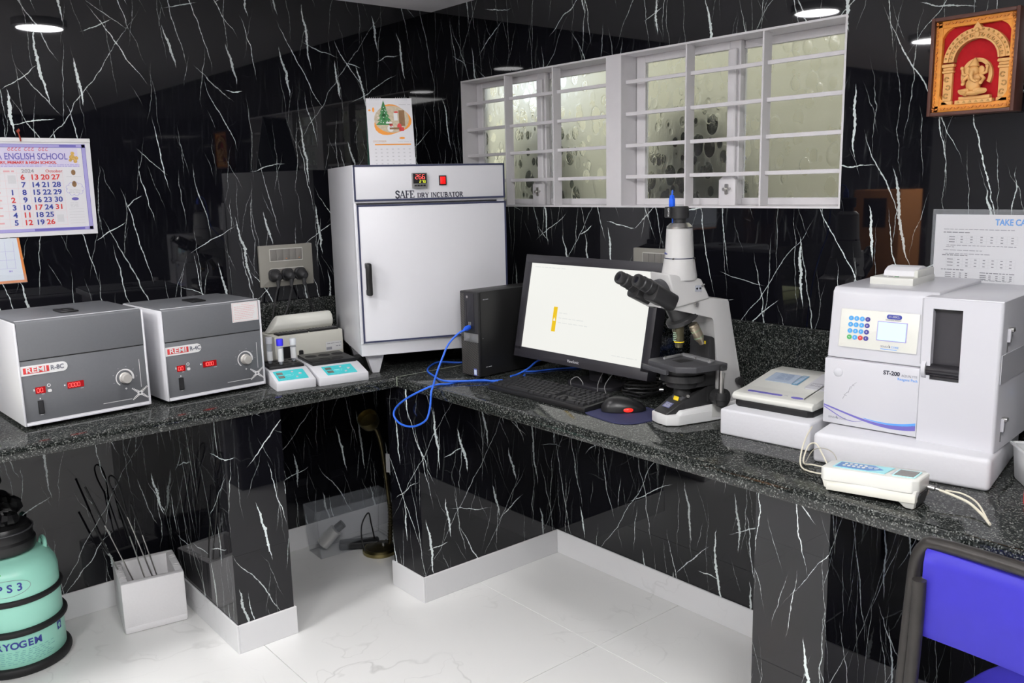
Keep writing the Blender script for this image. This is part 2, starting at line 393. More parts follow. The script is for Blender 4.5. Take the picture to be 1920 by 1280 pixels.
def mesh_grille(name):
    q = NB(name); tc = q.n('ShaderNodeTexCoord'); mp = q.n('ShaderNodeMapping'); mp.inputs['Rotation'].default_value = (0, R(35), 0); mp.inputs['Scale'].default_value = (160, 1, 210)
    q.nt.links.new(tc.outputs['Object'], mp.inputs['Vector']); sx = q.n('ShaderNodeSeparateXYZ'); q.nt.links.new(mp.outputs[0], sx.inputs[0])
    a = q.ma('ABSOLUTE', q.ma('SUBTRACT', q.ma('FRACT', sx.outputs[0]), 0.5)); b = q.ma('ABSOLUTE', q.ma('SUBTRACT', q.ma('FRACT', sx.outputs[2]), 0.5))
    f = q.ma('GREATER_THAN', q.ma('MAXIMUM', q.ma('MULTIPLY', a, 0.8), b), 0.30)
    q.nt.links.new(q.mixc(f, (.004, .004, .004, 1), (.085, .08, .075, 1)), q.p.inputs['Base Color']); q.p.inputs['Roughness'].default_value = 0.45
    return q.m

mt = {}
mt['marble'] = black_marble('black_marble'); mt['granite'] = granite('granite')
mt['floor'] = white_marble('floor_marble', (0.76, 0.76, 0.75)); mt['base'] = white_marble('baseboard_marble', (0.70, 0.70, 0.71))
mt['glass_pebble'] = pebble_glass('pebbled_glass'); mt['foliage'] = foliage_mat('foliage'); mt['foliage_light'] = foliage_mat('light_foliage', 2.0); mt['grille'] = mesh_grille('mesh_grille')
mt['ceiling'] = P('ceiling_paint', (0.90, 0.88, 0.91), 0.8, grain=0.02, gscale=8)
mt['paint'] = P('window_paint', (0.72, 0.70, 0.72), 0.35, grain=0.03, gscale=30)
mt['cream_wall'] = P('cream_wall', (0.70, 0.63, 0.43), 0.8, grain=0.06, gscale=6)
mt['plaster'] = P('grey_plaster', (0.30, 0.30, 0.31), 0.7, grain=0.03, gscale=5)
mt['grout'] = P('grout', (0.40, 0.37, 0.32), 0.8, grain=0.1)
mt['seam'] = P('pale_filler', (0.45, 0.50, 0.40), 0.6, grain=0.1)
mt['white_metal'] = P('white_powder_coat', (0.64, 0.64, 0.67), 0.35, grain=0.015, gscale=20)
mt['white_plastic'] = P('white_plastic', (0.54, 0.54, 0.575), 0.25, grain=0.01, gscale=20)
mt['cream_plastic'] = P('cream_plastic', (0.66, 0.65, 0.58), 0.4, grain=0.02, gscale=20)
mt['ivory'] = P('ivory_plastic', (0.62, 0.62, 0.58), 0.3, grain=0.01)
mt['grey_panel'] = P('grey_panel', (0.135, 0.140, 0.150), 0.45, grain=0.05, gscale=160)
mt['grey_panel_dark'] = P('dark_grey_paint', (0.105, 0.105, 0.112), 0.42, grain=0.05, gscale=160)
mt['black'] = P('black_plastic', (0.012, 0.012, 0.013), 0.35, grain=0.1, gscale=60)
mt['black_matte'] = P('matte_black', (0.018, 0.018, 0.02), 0.55, grain=0.1, gscale=80)
mt['bezel'] = P('monitor_plastic', (0.022, 0.021, 0.026), 0.4, grain=0.05)
mt['pc'] = P('computer_case', (0.014, 0.014, 0.0145), 0.42, grain=0.06, gscale=90)
mt['rubber'] = P('black_rubber', (0.010, 0.010, 0.011), 0.6, grain=0.1)
mt['navy'] = P('navy_trim', (0.035, 0.04, 0.085), 0.4, grain=0.03)
mt['ink'] = P('dark_ink', (0.03, 0.03, 0.05), 0.6, grain=0.02)
mt['ink_grey'] = P('grey_ink', (0.30, 0.30, 0.33), 0.6, grain=0.02)
mt['ink_pale'] = P('pale_ink', (0.52, 0.52, 0.54), 0.6, grain=0.02)
mt['white_ink'] = P('white_ink', (0.70, 0.70, 0.70), 0.5, grain=0.02)
mt['red_ink'] = P('red_ink', (0.62, 0.05, 0.05), 0.5, grain=0.02)
mt['blue_ink'] = P('blue_ink', (0.04, 0.055, 0.30), 0.5, grain=0.02)
mt['violet_ink'] = P('violet_ink', (0.14, 0.12, 0.42), 0.5, grain=0.02)
mt['violet_pale'] = P('pale_violet_ink', (0.36, 0.33, 0.62), 0.6, grain=0.04)
mt['lilac'] = P('lilac_ink', (0.62, 0.58, 0.74), 0.6, grain=0.02)
mt['orange'] = P('orange_ink', (0.80, 0.30, 0.04), 0.5, grain=0.04)
mt['sky_ink'] = P('sky_blue_ink', (0.10, 0.32, 0.75), 0.5, grain=0.02)
mt['green_ink'] = P('green_ink', (0.05, 0.22, 0.07), 0.6, grain=0.4, gscale=120)
mt['brown_ink'] = P('brown_ink', (0.24, 0.13, 0.06), 0.6, grain=0.3, gscale=90)
mt['paper'] = P('paper', (0.68, 0.675, 0.70), 0.6, grain=0.01, gscale=20)
mt['teal'] = P('teal_label', (0.06, 0.55, 0.58), 0.4, grain=0.03)
mt['lcd'] = P('grey_lcd', (0.16, 0.15, 0.13), 0.25, grain=0.03)
mt['red_glass'] = P('red_display_window', (0.22, 0.004, 0.006), 0.15, grain=0.02, emit=(1, 0.02, 0.03), est=0.16)
mt['red_led'] = P('red_led', (0.8, 0.05, 0.05), 0.4, grain=0.02, emit=(1.0, 0.10, 0.09), est=2.2)
mt['yellow_led'] = P('yellow_led', (0.7, 0.7, 0.05), 0.4, grain=0.02, emit=(0.75, 0.9, 0.05), est=1.2)
mt['red_lamp'] = P('red_lit_switch', (0.5, 0.0, 0.0), 0.3, grain=0.02, emit=(1.0, 0.02, 0.02), est=0.75)
mt['metal'] = P('steel', (0.55, 0.54, 0.52), 0.28, metal=1.0, grain=0.05, gscale=80)
mt['knob'] = P('silver_knob', (0.52, 0.50, 0.47), 0.4, metal=0.4, grain=0.05, gscale=120)
mt['brass'] = P('aged_brass', (0.30, 0.25, 0.11), 0.3, metal=1.0, grain=0.25, gscale=40)
mt['brass_dark'] = P('dark_bronze', (0.09, 0.075, 0.04), 0.35, metal=0.9, grain=0.3, gscale=40)
mt['plate'] = P('taupe_switch_plate', (0.26, 0.25, 0.22), 0.42, grain=0.04, gscale=200)
mt['plate_inner'] = P('taupe_switch', (0.20, 0.19, 0.175), 0.4, grain=0.04)
mt['plug'] = P('plug_rubber', (0.022, 0.022, 0.024), 0.5, grain=0.1)
mt['blue_cable'] = P('blue_cable', (0.03, 0.14, 0.72), 0.4, grain=0.06, gscale=40)
mt['blue_plug'] = P('blue_connector', (0.02, 0.12, 0.80), 0.35, grain=0.04)
mt['mousepad'] = P('navy_mousepad', (0.028, 0.030, 0.085), 0.8, grain=0.1, gscale=300)
mt['foam'] = P('white_foam', (0.57, 0.57, 0.60), 0.7, grain=0.02, gscale=120, bump=0.25)
mt['thermocol'] = P('polystyrene', (0.74, 0.73, 0.74), 0.75, grain=0.03, gscale=140, bump=0.3)
mt['screen'] = P('lit_screen', (0.02, 0.02, 0.02), 0.3, grain=0.01, emit=(0.93, 0.93, 0.88), est=0.93)
mt['screen_yellow'] = P('screen_yellow', (0.02, 0.02, 0.0), 0.4, grain=0.01, emit=(0.93, 0.60, 0.01), est=0.9)
mt['screen_text'] = P('screen_text', (0.02, 0.02, 0.02), 0.4, grain=0.01, emit=(0.60, 0.60, 0.57), est=0.9)
mt['screen_faint'] = P('screen_faint_text', (0.02, 0.02, 0.02), 0.4, grain=0.01, emit=(0.78, 0.79, 0.76), est=0.93)
mt['lcd_lit'] = P('lit_cyan_lcd', (0.2, 0.3, 0.3), 0.3, grain=0.01, emit=(0.62, 0.92, 0.93), est=0.9)
mt['lcd_blue'] = P('pale_blue_lcd', (0.40, 0.47, 0.58), 0.25, grain=0.04)
mt['scope'] = P('microscope_enamel', (0.50, 0.495, 0.49), 0.3, grain=0.015)
mt['scope_white'] = P('microscope_base_white', (0.62, 0.62, 0.62), 0.28, grain=0.01)
mt['scope_black'] = P('microscope_black', (0.022, 0.022, 0.023), 0.4, grain=0.08)
mt['scope_grey'] = P('microscope_grey', (0.05, 0.05, 0.055), 0.4, grain=0.08)
mt['lens'] = P('lens_glass', (0.01, 0.01, 0.015), 0.03, grain=0.02, coat=1.0)
mt['obj_metal'] = P('objective_metal', (0.42, 0.36, 0.27), 0.3, metal=0.8, grain=0.05)
mt['yellow'] = P('yellow_sticker', (0.80, 0.58, 0.02), 0.5, grain=0.03)
mt['clear'] = SHEET('clear_plastic', (0.80, 0.84, 0.88), 0.07)
mt['frosty'] = SHEET('cloudy_plastic', (0.78, 0.79, 0.80), 0.55, 0.3)
mt['tube_clear'] = SHEET('tube_plastic', (0.70, 0.75, 0.85), 0.28, 0.12)
mt['cap_blue'] = P('blue_cap', (0.05, 0.04, 0.85), 0.35, grain=0.03)
mt['mint'] = P('mint_enamel', (0.36, 0.76, 0.62), 0.28, grain=0.03, gscale=10)
mt['purple'] = P('violet_plastic', (0.075, 0.060, 0.64), 0.42, grain=0.06, gscale=30)
mt['chair_metal'] = P('worn_black_tube', (0.032, 0.029, 0.027), 0.38, metal=0.35, grain=0.45, gscale=28)
mt['wood'] = P('dark_frame_wood', (0.095, 0.035, 0.025), 0.4, grain=0.25, gscale=25)
mt['gold'] = P('carved_gilt', (0.76, 0.29, 0.04), 0.5, grain=0.25, gscale=80, bump=0.5)
mt['ivory_carving'] = P('ivory_carving', (0.76, 0.42, 0.15), 0.5, grain=0.14, gscale=60)
mt['velvet'] = P('red_velvet', (0.45, 0.004, 0.010), 0.85, grain=0.15, gscale=120)
mt['carton'] = P('cardboard', (0.78, 0.32, 0.11), 0.7, grain=0.1, gscale=30)
mt['cable_cream'] = P('cream_cable', (0.56, 0.53, 0.43), 0.4, grain=0.04)
mt['red_plastic'] = P('red_plastic', (0.60, 0.01, 0.03), 0.35, grain=0.04)
mt['lamp'] = P('lamp_diffuser', (0.8, 0.8, 0.8), 0.5, grain=0.01, emit=(1.0, 0.985, 0.99), est=LAMP)
mt['panel'] = P('fill_panel_diffuser', (0.8, 0.8, 0.8), 0.5, grain=0.01, emit=(1.0, 0.99, 0.985), est=FILL_PANEL)  # glow of the added fill panels, none of them in view

# ------------------------------------------------------------------ the room
HC, ZB, DL, DR, HB, ZC = 0.80, 0.764, 0.635, 0.650, 0.095, 2.16
XE, YE = -4.6, -5.8                                  # far ends of the room
WY0, WY1, WZ0, WZ1 = -0.19, -1.8856, 1.3575, 1.862   # window opening in the right wall

fl = struct('floor', B().box(XE, 0, YE, 0, -0.08, -0.012), mt['grout'])
xs = [0.0, -0.40] + [-0.40 - 0.79 * k for k in range(1, 6)]; xs = [max(x, XE) for x in xs]
ys = [0.0, -1.35, -2.95, -4.55, YE]
for x1, x0 in zip(xs, xs[1:]):
    for y1, y0 in zip(ys, ys[1:]):
        if x1 - x0 > 0.02: obj('tile', B().box(x0 + .0009, x1 - .0009, y0 + .0009, y1 - .0009, -0.012, 0.0, 0.0006, 1), mt['floor'], fl)
struct('ceiling', B().box(XE, 0, YE, 0, ZC, ZC + 0.1), mt['ceiling'])
struct('wall_left', B().box(XE, 0.14, 0, 0.14, -0.08, ZC + 0.1), mt['marble'])
b = B()
b.box(0, 0.14, YE, 0, -0.08, WZ0); b.box(0, 0.14, YE, 0, WZ1, ZC + 0.1)
b.box(0, 0.14, WY0, 0, WZ0, WZ1); b.box(0, 0.14, YE, WY1, WZ0, WZ1)
struct('wall_right', b, mt['marble'])
struct('wall_rear', B().box(XE - 0.14, 0.14, YE - 0.14, YE, -0.08, ZC + 0.1), mt['marble'])
struct('wall_far', B().box(XE - 0.14, XE, YE, 0.14, -0.08, ZC + 0.1), mt['plaster'])
# supports under the worktop, each clad in the same marble
P1 = (-1.2685, -1.078); P1Y = -0.622
S1 = (-0.7352, -0.5449); S1X = -0.639
P2 = (-2.258, -2.0793)
struct('pillar_left', B().box(P1[0], P1[1], P1Y, 0, 0, ZB), mt['marble'])
struct('pillar_corner', B().box(S1X, 0, S1[0], S1[1], 0, ZB), mt['marble'])
struct('pillar_right', B().box(S1X, 0, P2[0], P2[1], 0, ZB), mt['marble'])
T = 0.007
def bb(name, x0, x1, y0, y1): return struct(name, B().box(x0, x1, y0, y1, 0, HB, 0.0015, 1), mt['base'])
bb('baseboard_left', XE, P1[0] - T, -T, 0); bb('baseboard_left_recess', P1[1] + T, 0, -T, 0)
bb('baseboard_pillar_left_side', P1[0] - T, P1[0], P1Y - T, 0); bb('baseboard_pillar_left_front', P1[0], P1[1] + T, P1Y - T, P1Y)
bb('baseboard_pillar_left_back', P1[1], P1[1] + T, P1Y, -T)
bb('baseboard_corner_end', S1X - T, S1X, S1[0] - T, S1[1] + T); bb('baseboard_corner_front', S1X, -T, S1[0] - T, S1[0]); bb('baseboard_corner_back', S1X, -T, S1[1], S1[1] + T)
bb('baseboard_right', -T, 0, P2[1] + T, S1[0]); bb('baseboard_right_recess', -T, 0, S1[1] + T, -T)
bb('baseboard_right_far', -T, 0, YE, P2[0])

# ------------------------------------------------------------------ lamps
def ceiling_lamp(x, y, label, group=None):
    t = thing('ceiling_light', label, 'ceiling light', (x, y, ZC), 0, group)
    obj('housing', B().lathe([(0.105, 0), (0.105, -0.028), (0.098, -0.034), (0.088, -0.034), (0.088, -0.020), (0.0, -0.020)], ID, 40), mt['white_metal'], t)
    obj('diffuser', B().lathe([(0.0875, -0.0205), (0.0875, -0.031), (0.07, -0.0335), (0.0, -0.0345)], ID, 40), mt['lamp'], t)
ceiling_lamp(-1.27, -1.02, 'round white ceiling light nearest the corner, mirrored in the marble above the calendar')
ceiling_lamp(-2.50, -0.93, 'round white ceiling light on the ceiling over the left worktop, outside the view')
ceiling_lamp(-1.55, -2.35, 'round white ceiling light added for fill toward the violet chair, outside the view')  # unseen lamp added for frontal fill on the incubator
for x, y, w in ((-3.36, -.97, 'over the cartons, outside the view'), (-3.30, -2.60, 'by the far plain wall'), (-1.85, -3.15, 'above and behind the viewer')):  # unseen panels added to lift the shade under worktops and on side faces
    t = thing('added_fill_panel', 'square white fill light panel added on the ceiling ' + w, 'ceiling light', (x, y, ZC), 0)
    b = B(); b.box(-.31, .31, -.31, -.295, -.014, 0, .002); b.box(-.31, .31, .295, .31, -.014, 0, .002); b.box(-.31, -.295, -.295, .295, -.014, 0, .002); b.box(.295, .31, -.295, .295, -.014, 0, .002)
    obj('frame', b, mt['white_metal'], t)
    obj('diffuser', B().box(-.296, .296, -.296, .296, -.011, -.004), mt['panel'], t)

# ------------------------------------------------------------------ window in the right wall (local frame: x runs to the right along the wall, y outwards)
def WB(b, y0, y1, x0, x1, z0, z1, bev=0.0): return b.box(x0, x1, min(y0, y1), max(y0, y1), z0, z1, bev, 1)
def window(name, ya, yb, flats, meet):
    """ya>yb: the bay's ends; steel surround flush with the marble, bars and rods in front of two sliding sashes"""
    b = B()
    WB(b, ya, ya - 0.006, 0.0, 0.118, WZ0, WZ1); WB(b, yb + 0.006, yb, 0.0, 0.118, WZ0, WZ1)
    WB(b, ya - 0.006, yb + 0.006, 0.0, 0.118, WZ0, WZ0 + 0.006); WB(b, ya - 0.006, yb + 0.006, 0.0, 0.118, WZ1 - 0.006, WZ1)
    fr = struct(name, b, mt['paint'])
    for y in flats: obj('bar', WB(B(), y + 0.003, y - 0.003, 0.004, 0.044, WZ0 + 0.006, WZ1 - 0.006, 0.0008), mt['paint'], fr)
    for k in range(4):
        z = 1.4588 + 0.1040 * k
        obj('rod', WB(B(), ya - 0.004, yb + 0.004, 0.024, 0.034, z - 0.006, z + 0.006, 0.001), mt['paint'], fr)
    def sash(y0, y1, x, sl, sr):
        b = B(); zt, zb = WZ1 - 0.006, WZ0 + 0.006
        WB(b, y0, y0 - sl, x, x + 0.02, zb, zt, 0.002); WB(b, y1 + sr, y1, x, x + 0.02, zb, zt, 0.002)
        WB(b, y0 - sl, y1 + sr, x, x + 0.02, zb, zb + 0.022, 0.002); WB(b, y0 - sl, y1 + sr, x, x + 0.02, zt - 0.024, zt, 0.002)
        s = obj('sash', b, mt['paint'], fr)
        obj('pane', WB(B(), y0 - sl + .002, y1 + sr - .002, x + 0.008, x + 0.012, zb + 0.02, zt - 0.022), mt['glass_pebble'], s, flat=True)
        return s
    sash(ya - 0.008, meet - 0.022, 0.074, 0.038, 0.040)
    s = sash(meet + 0.022, yb + 0.008, 0.097, 0.040, 0.030)
    # meeting stile, its keeper plate and the latch
    q = obj('meeting_stile', WB(B(), meet + 0.015, meet - 0.015, 0.060, 0.074, WZ0 + 0.028, WZ1 - 0.03, 0.003), mt['paint'], fr)
    M = F((0.060, meet, WZ0 + 0.006), (0, -1, 0), (0, 0, 1))
    obj('keeper_plate', B().prism(M, [(-.031, 0), (.031, 0), (.031, .078), (.016, .090), (-.016, .090), (-.031, .078)], 0.012, 0, 0.002), mt['paint'], q)
    b = B(); b.rect(M, 0.0, 0.05, 0.012, 0.032, 0.016, 0.003, 0.012); b.rect(M, 0.004, 0.052, 0.022, 0.006, 0.024, 0.002, 0.012); b.cyl(M @ Vector((0, .05, .012)), M @ Vector((0, .05, .03)), 0.005)
    obj('latch', b, mt['metal'], q)
window('window_1', WY0, -1.0155, (-0.464, -0.737), -0.600)
window('window_2', -1.0730, WY1, (-1.3484, -1.6261), -1.478)
struct('trim_1', WB(B(), -1.0155, -1.0730, 0.0, 0.12, WZ0, WZ1), mt['paint'])
# what stands outside: a cream boundary wall with a gap at its far end, and planting in front of it
b = B(); b.box(1.15, 1.30, -3.6, 0.35, -0.4, 3.2); b.box(1.15, 1.30, 0.35, 1.05, -0.4, 1.88); b.box(1.15, 1.30, 1.05, 4.0, -0.4, 3.2)
struct('exterior_wall', b, mt['cream_wall'])
struct('exterior_ground', B().box(0.14, 4, -4, 4, -0.5, -0.4), mt['grout'])
def shrub(label, x, y, z0, h, rx, ry, n, seed):
    rnd = random.Random(seed)
    t = thing('garden_shrub', label, 'shrub', (x, y, z0), 0)
    b = B(); b.tube([(0, 0, 0), (0.01, 0.02, h * .5), (0.0, 0.0, h * .85)], 0.018, 6)
    for k in range(5): b.tube([(0, 0, h * .3), (rnd.uniform(-rx, rx) * .7, rnd.uniform(-ry, ry) * .7, h * rnd.uniform(.6, .9))], 0.008, 5)
    obj('stem', b, mt['wood'], t)
    bm = bmesh.new()
    for k in range(n):
        th = rnd.uniform(0, 6.283); q = rnd.random() ** 0.5; zz = h * (0.12 + 0.88 * rnd.random() ** 0.8)
        env = math.sin(min(1, zz / h) * 2.6 + 0.35)
        c = Vector((rx * q * env * math.cos(th), ry * q * env * math.sin(th), zz)); L = rnd.uniform(.05, .09); w = L * .4
        d = Vector((rnd.uniform(-1, 1), rnd.uniform(-1, 1), rnd.uniform(-.5, 1))).normalized(); s = d.cross(Vector((rnd.uniform(-1, 1), rnd.uniform(-1, 1), .3))).normalized()
        vs = [bm.verts.new(c), bm.verts.new(c + d * L * .5 + s * w), bm.verts.new(c + d * L), bm.verts.new(c + d * L * .5 - s * w)]
        bm.faces.new(vs)
    bb_ = B(); bb_.bm.free(); bb_.bm = bm
    f = obj('foliage', bb_, mt['foliage'] if seed == 3 else mt['foliage_light'], t, flat=True); f['kind'] = 'stuff'
shrub('dark green shrub outside behind the left half of the right window', 0.62, -0.90, -0.4, 2.06, 0.28, 0.38, 6500, 3)
shrub('green shrub outside behind the lower part of the left window', 0.66, 0.06, -0.4, 2.08, 0.26, 0.44, 6500, 4)

# ------------------------------------------------------------------ worktops and upstands
def edge_profile():
    return [(0, ZB), (0, HC - 0.012), (-0.0035, HC - 0.0035), (-0.012, HC)]
t = thing('granite_worktop', 'speckled dark granite worktop along the left wall, under the centrifuges', 'worktop', (0, 0, 0))
b = B(); pts = [(-DL + 0.002, ZB), (-DL, ZB + 0.003), (-DL, HC - 0.010), (-DL + 0.003, HC - 0.003), (-DL + 0.010, HC), (-0.001, HC), (-0.001, ZB)]
b.prism(F((-3.4, 0, 0), (0, 1, 0), (0, 0, 1)), pts, 3.399)
obj('slab', b, mt['granite'], t)
tag(obj('granite_upstand', B().box(-3.4, -0.001, -0.016, -0.001, HC, 1.021, 0.002, 1), mt['granite']), 'speckled granite upstand strip along the left wall behind the centrifuges', 'upstand')
b = B(); b.box(-DR, -0.02, -DL - 0.0019, -DL - 0.0001, HC - 0.004, HC + 0.0003); b.box(-DR - 0.001, -DR + 0.012, -DL - 0.0019, -DL - 0.0001, ZB + 0.004, HC)
t2 = thing('granite_worktop', 'speckled dark granite worktop along the right wall, under the microscope', 'worktop', (0, 0, 0))
obj('seam_filler', b, mt['seam'], t2, )['label'] = 'pale filler in the corner joint'
b = B(); pts = [(-DR + 0.002, ZB), (-DR, ZB + 0.003), (-DR, HC - 0.010), (-DR + 0.003, HC - 0.003), (-DR + 0.010, HC), (-0.001, HC), (-0.001, ZB)]
b.prism(F((0, -DL - 0.002, 0), (1, 0, 0), (0, 0, 1)), pts, 3.4)
obj('slab', b, mt['granite'], t2)
tag(obj('granite_upstand', B().box(-0.016, -0.001, -DL - 3.4, -0.018, HC, 1.021, 0.002, 1), mt['granite']), 'speckled granite upstand strip along the right wall behind the microscope', 'upstand')

# ================================================================== left worktop
# ------------------------------------------------------------------ centrifuges
def xlogo(b, M, cx, cy, s):
    for a in (38, -38, 142, 218):
        c, d = math.cos(R(a)), math.sin(R(a))
        for k in range(5):
            p = 0.25 + 0.18 * k; w = 0.30 - 0.035 * k
            q = [(cx + s * (c * p - d * w / 2), cy + s * (d * p + c * w / 2)), (cx + s * (c * p + d * w / 2), cy + s * (d * p - c * w / 2)), (cx + s * (c * (p + .12) + d * w / 2), cy + s * (d * (p + .12) - c * w / 2)), (cx + s * (c * (p + .12) - d * w / 2), cy + s * (d * (p + .12) + c * w / 2))]
            b.prism(M, q, 0.0005)
    b.ring(M, cx, cy, s * .12, s * .26, 0.0005, n=14)

def seg_digits(b, M, x, y, w, h, s):
    """seven segment figures"""
    on = {'0': 'abcdef', '8': 'abcdefg', '2': 'abged', '6': 'acdefg', '1': 'bc', '7': 'abc', '3': 'abcdg'}
    t = w * 0.16
    for ch in s:
        seg = on[ch]
        for k, (cx, cy, ww, hh) in {'a': (.5, 1, 1, 0), 'g': (.5, .5, 1, 0), 'd': (.5, 0, 1, 0), 'b': (1, .75, 0, .5), 'c': (1, .25, 0, .5), 'f': (0, .75, 0, .5), 'e': (0, .25, 0, .5)}.items():
            if k in seg: b.rect(M, x + cx * w, y + cy * h, max(ww * w * 0.8, t), max(hh * h * 0.8, t), 0.0006)
        x += w * 1.45

def centrifuge(loc, yaw, W, D, H, split, label, model, digits, sticker, g):
    t = thing('centrifuge', label, 'centrifuge', loc, yaw)
    b = B(); e = 0.006
    b.box(0, e, 0, D, 0, H - .004, 0.002); b.box(W - e, W, 0, D, 0, H - .004, 0.002); b.box(e, W - e, 0, D, 0, e, 0.001); b.box(e, W - e, D - e, D, 0, H - .004)
    b.box(e, W - e, 0.0015, 0.0045, e, 0.010)
    obj('shell', b, mt['white_metal'], t)
    obj('front_panel', B().box(e, W - e, 0.003, 0.03, e, split - .003, 0.001), mt['grey_panel'], t)
    b = B(); b.box(e, W - e, 0.0045, 0.012, split - 0.004, split + 0.001)
    obj('gap', b, mt['black_matte'], t)
    # hinged lid: front flap and top
    pts = [(0.001, split), (0.001, H - .005), (0.008, H), (D * .80, H), (D * .80, H - .03), (0.03, H - .03), (0.03, split)]
    lid = obj('lid', B().prism(F((e + .0005, 0, 0), (0, 1, 0), (0, 0, 1)), pts, W - 2 * e - .001, 0, 0.0015), mt['grey_panel'], t)
    obj('lid_latch', B().box(W * .43, W * .57, 0.09, 0.17, H, H + 0.005, 0.002).box(W * .46, W * .54, .10, .13, H + .004, H + .008, 0.001), mt['black'], lid)
    obj('lid_trim', B().box(e, W - e, 0.006, 0.012, H - .0002, H + 0.0012), mt['white_metal'], lid)
    obj('rear_cover', B().box(e, W - e, D * .805, D - e, 0.02, H - .002, 0.002), mt['grey_panel'], t)
    for fx in (0.04, W - 0.04):
        for fy in (0.035, D - 0.04): obj('foot', B().lathe([(0.014, -0.0118), (0.016, -0.004), (0.016, 0)], Matrix.Translation((fx, fy, 0)), 16), mt['rubber'], t)
    M = FRONT(0, 0.003, 0)
    # badge
    z = split - 0.030; w = W * .36
    pts = [(e, z - .0135), (w - .012, z - .0135)] + [(w - .0125 + .0135 * math.cos(R(a)), z + .0135 * math.sin(R(a))) for a in range(-80, 81, 20)] + [(w - .012, z + .0135), (e, z + .0135)]
    bd = obj('badge', B().prism(M, pts, 0.0014), mt['white_ink'], t)
    Mb = FRONT(0, 0.003 - 0.0014, 0)
    obj('badge_block', B().rect(Mb, 0.045, z, 0.066, 0.017, 0.0003), mt['red_ink'], bd)
    txt('REMI', 0.0205, FRONT(0.045, 0.0013, z), mt['white_ink'], bd, bold=0.0004, sx=1.25)
    txt(model, 0.0180, FRONT(0.0815, 0.0016, z), P('model_ink', (.16, .165, .20), .5, grain=.02), bd, align='LEFT', sx=0.92, bold=.0004)
    # displays
    for (x0, x1, zc, s) in ((.037, .063, .0965, digits[0]), (.120, .1645, .0970, digits[1])):
        d = obj('display', B().rect(M, (x0 + x1) / 2, zc, x1 - x0, 0.0185, 0.0015, 0.001), mt['red_glass'], t)
        b = B(); n = len(s); cw = (x1 - x0) / (n + .4); seg_digits(b, FRONT(0, 0.0013, 0), x0 + cw * .36, zc - .0055, cw * .55, 0.011, s)
        obj('digits', b, mt['red_led'], d)
    b = B(); b.ring(M, .0725, .1065, .0032, .0048, .0006, n=16); b.rect(M, .0735, .0912, .010, .0085, .0012, .003); b.rect(M, .034, .0985, .003, .006, .0005); b.rect(M, .1135, .099, .004, .004, .0005)
    b.lines(M, .052, .060, .0845, .0012); b.lines(M, .155, .165, .084, .0012); b.lines(M, .043, .051, .0265, .0014); b.rect(M, .047, .0725, .003, .004, .0005)
    obj('panel_print', b, mt['white_ink'], t)
    sw = obj('rocker_switch', B().rect(M, .0465, .0485, .0145, .038, .003, .001, 0, .0006), mt['black'], t)
    obj('rocker', B().hexa([(.0415, -.0025, .032), (.0515, -.0025, .032), (.0515, .001, .032), (.0415, .001, .032), (.0415, -.0005, .064), (.0515, -.0005, .064), (.0515, .001, .064), (.0415, .001, .064)]), mt['black_matte'], sw)
    kx, kz = W * .80, .093
    k = obj('knob', B().lathe([(0.0165, 0), (0.0165, 0.004), (0.0145, 0.006), (0.0140, 0.021), (0.0125, 0.023), (0, 0.023)], FRONT(kx, .003, kz), 28), mt['knob'], t)
    b = B(); b.ring(M, kx, kz, .0235, .0262, .0006, 95, 232, 20)
    for i in range(8): b.ring(M, kx, kz, .0232 - .0003 * i, .0265 + .0001 * i, .0006, 90 - 15 * i, 90 - 15 * i + 15.2, 3)
    b.rect(M, kx + .001, kz - .033, .006, .002, .0005); b.rect(M, kx + .001, kz - .033, .002, .006, .0005)
    b.rect(M, W * .93, .100, .0012, .085, .0005); b.rect(M, W * .725, .0262, .082, .0012, .0005)
    xlogo(b, M, W * .915, .040, .026)
    obj('dial_print', b, mt['white_ink'], t)
    b = B()
    for a in (0, 40, 80, 120, 160, 200): b.rect(M, kx + .034 * math.cos(R(a)), kz + .034 * math.sin(R(a)), .004, .0015, .0004)
    obj('dial_figures', b, mt['ink_grey'], t)
    if sticker:
        Ms = FRONT(0, 0.001, 0); s = obj('sticker', B().rect(Ms, .2735, .2475, .0905, .0625, .0006), mt['white_ink'], t)
        Mt = FRONT(0, 0.0004, 0); b = B(); b.ring(Mt, .2735, .2475, .0595, .0605, .0003, 45, 405, 4, sy=.68)
        rnd = random.Random(2)
        for i in range(9): b.lines(Mt, .2735 - (.012 if i == 0 else .037), .2735 + (.016 if i == 0 else rnd.uniform(.02, .037)), .2705 - i * .0056, .0011, .0003, rnd, .006)
        obj('sticker_print', b, P('faded_red_ink', (.72, .32, .32), .6, grain=.02), s)
    return t
centrifuge((-1.7655, -.4873, .812), 3.36, .349, .345, .293, .185, 'larger grey and white centrifuge at the left end, badge reading R-8C', 'R-8C', ('00', '0000'), False, None)
centrifuge((-1.3713, -.4773, .812), 3.79, .328, .300, .283, .183, 'grey and white centrifuge with a printed sticker on its lid, badge reading R-4C', 'R-4C', ('00', '1000'), True, None)

# pale box whose edge just shows beside the first centrifuge
t = thing('storage_box', 'pale yellow-green box at the left edge beside the larger centrifuge', 'box', (-1.996, -.535, HC), 2)
obj('body', B().box(0, .162, 0, .14, 0, .050, .006), P('pale_green_plastic', (.62, .66, .36), .5, grain=.03), t)
obj('lid', B().box(-.003, .165, -.003, .143, .050, .060, .004), P('pale_green_lid', (.66, .70, .42), .5, grain=.03), t)

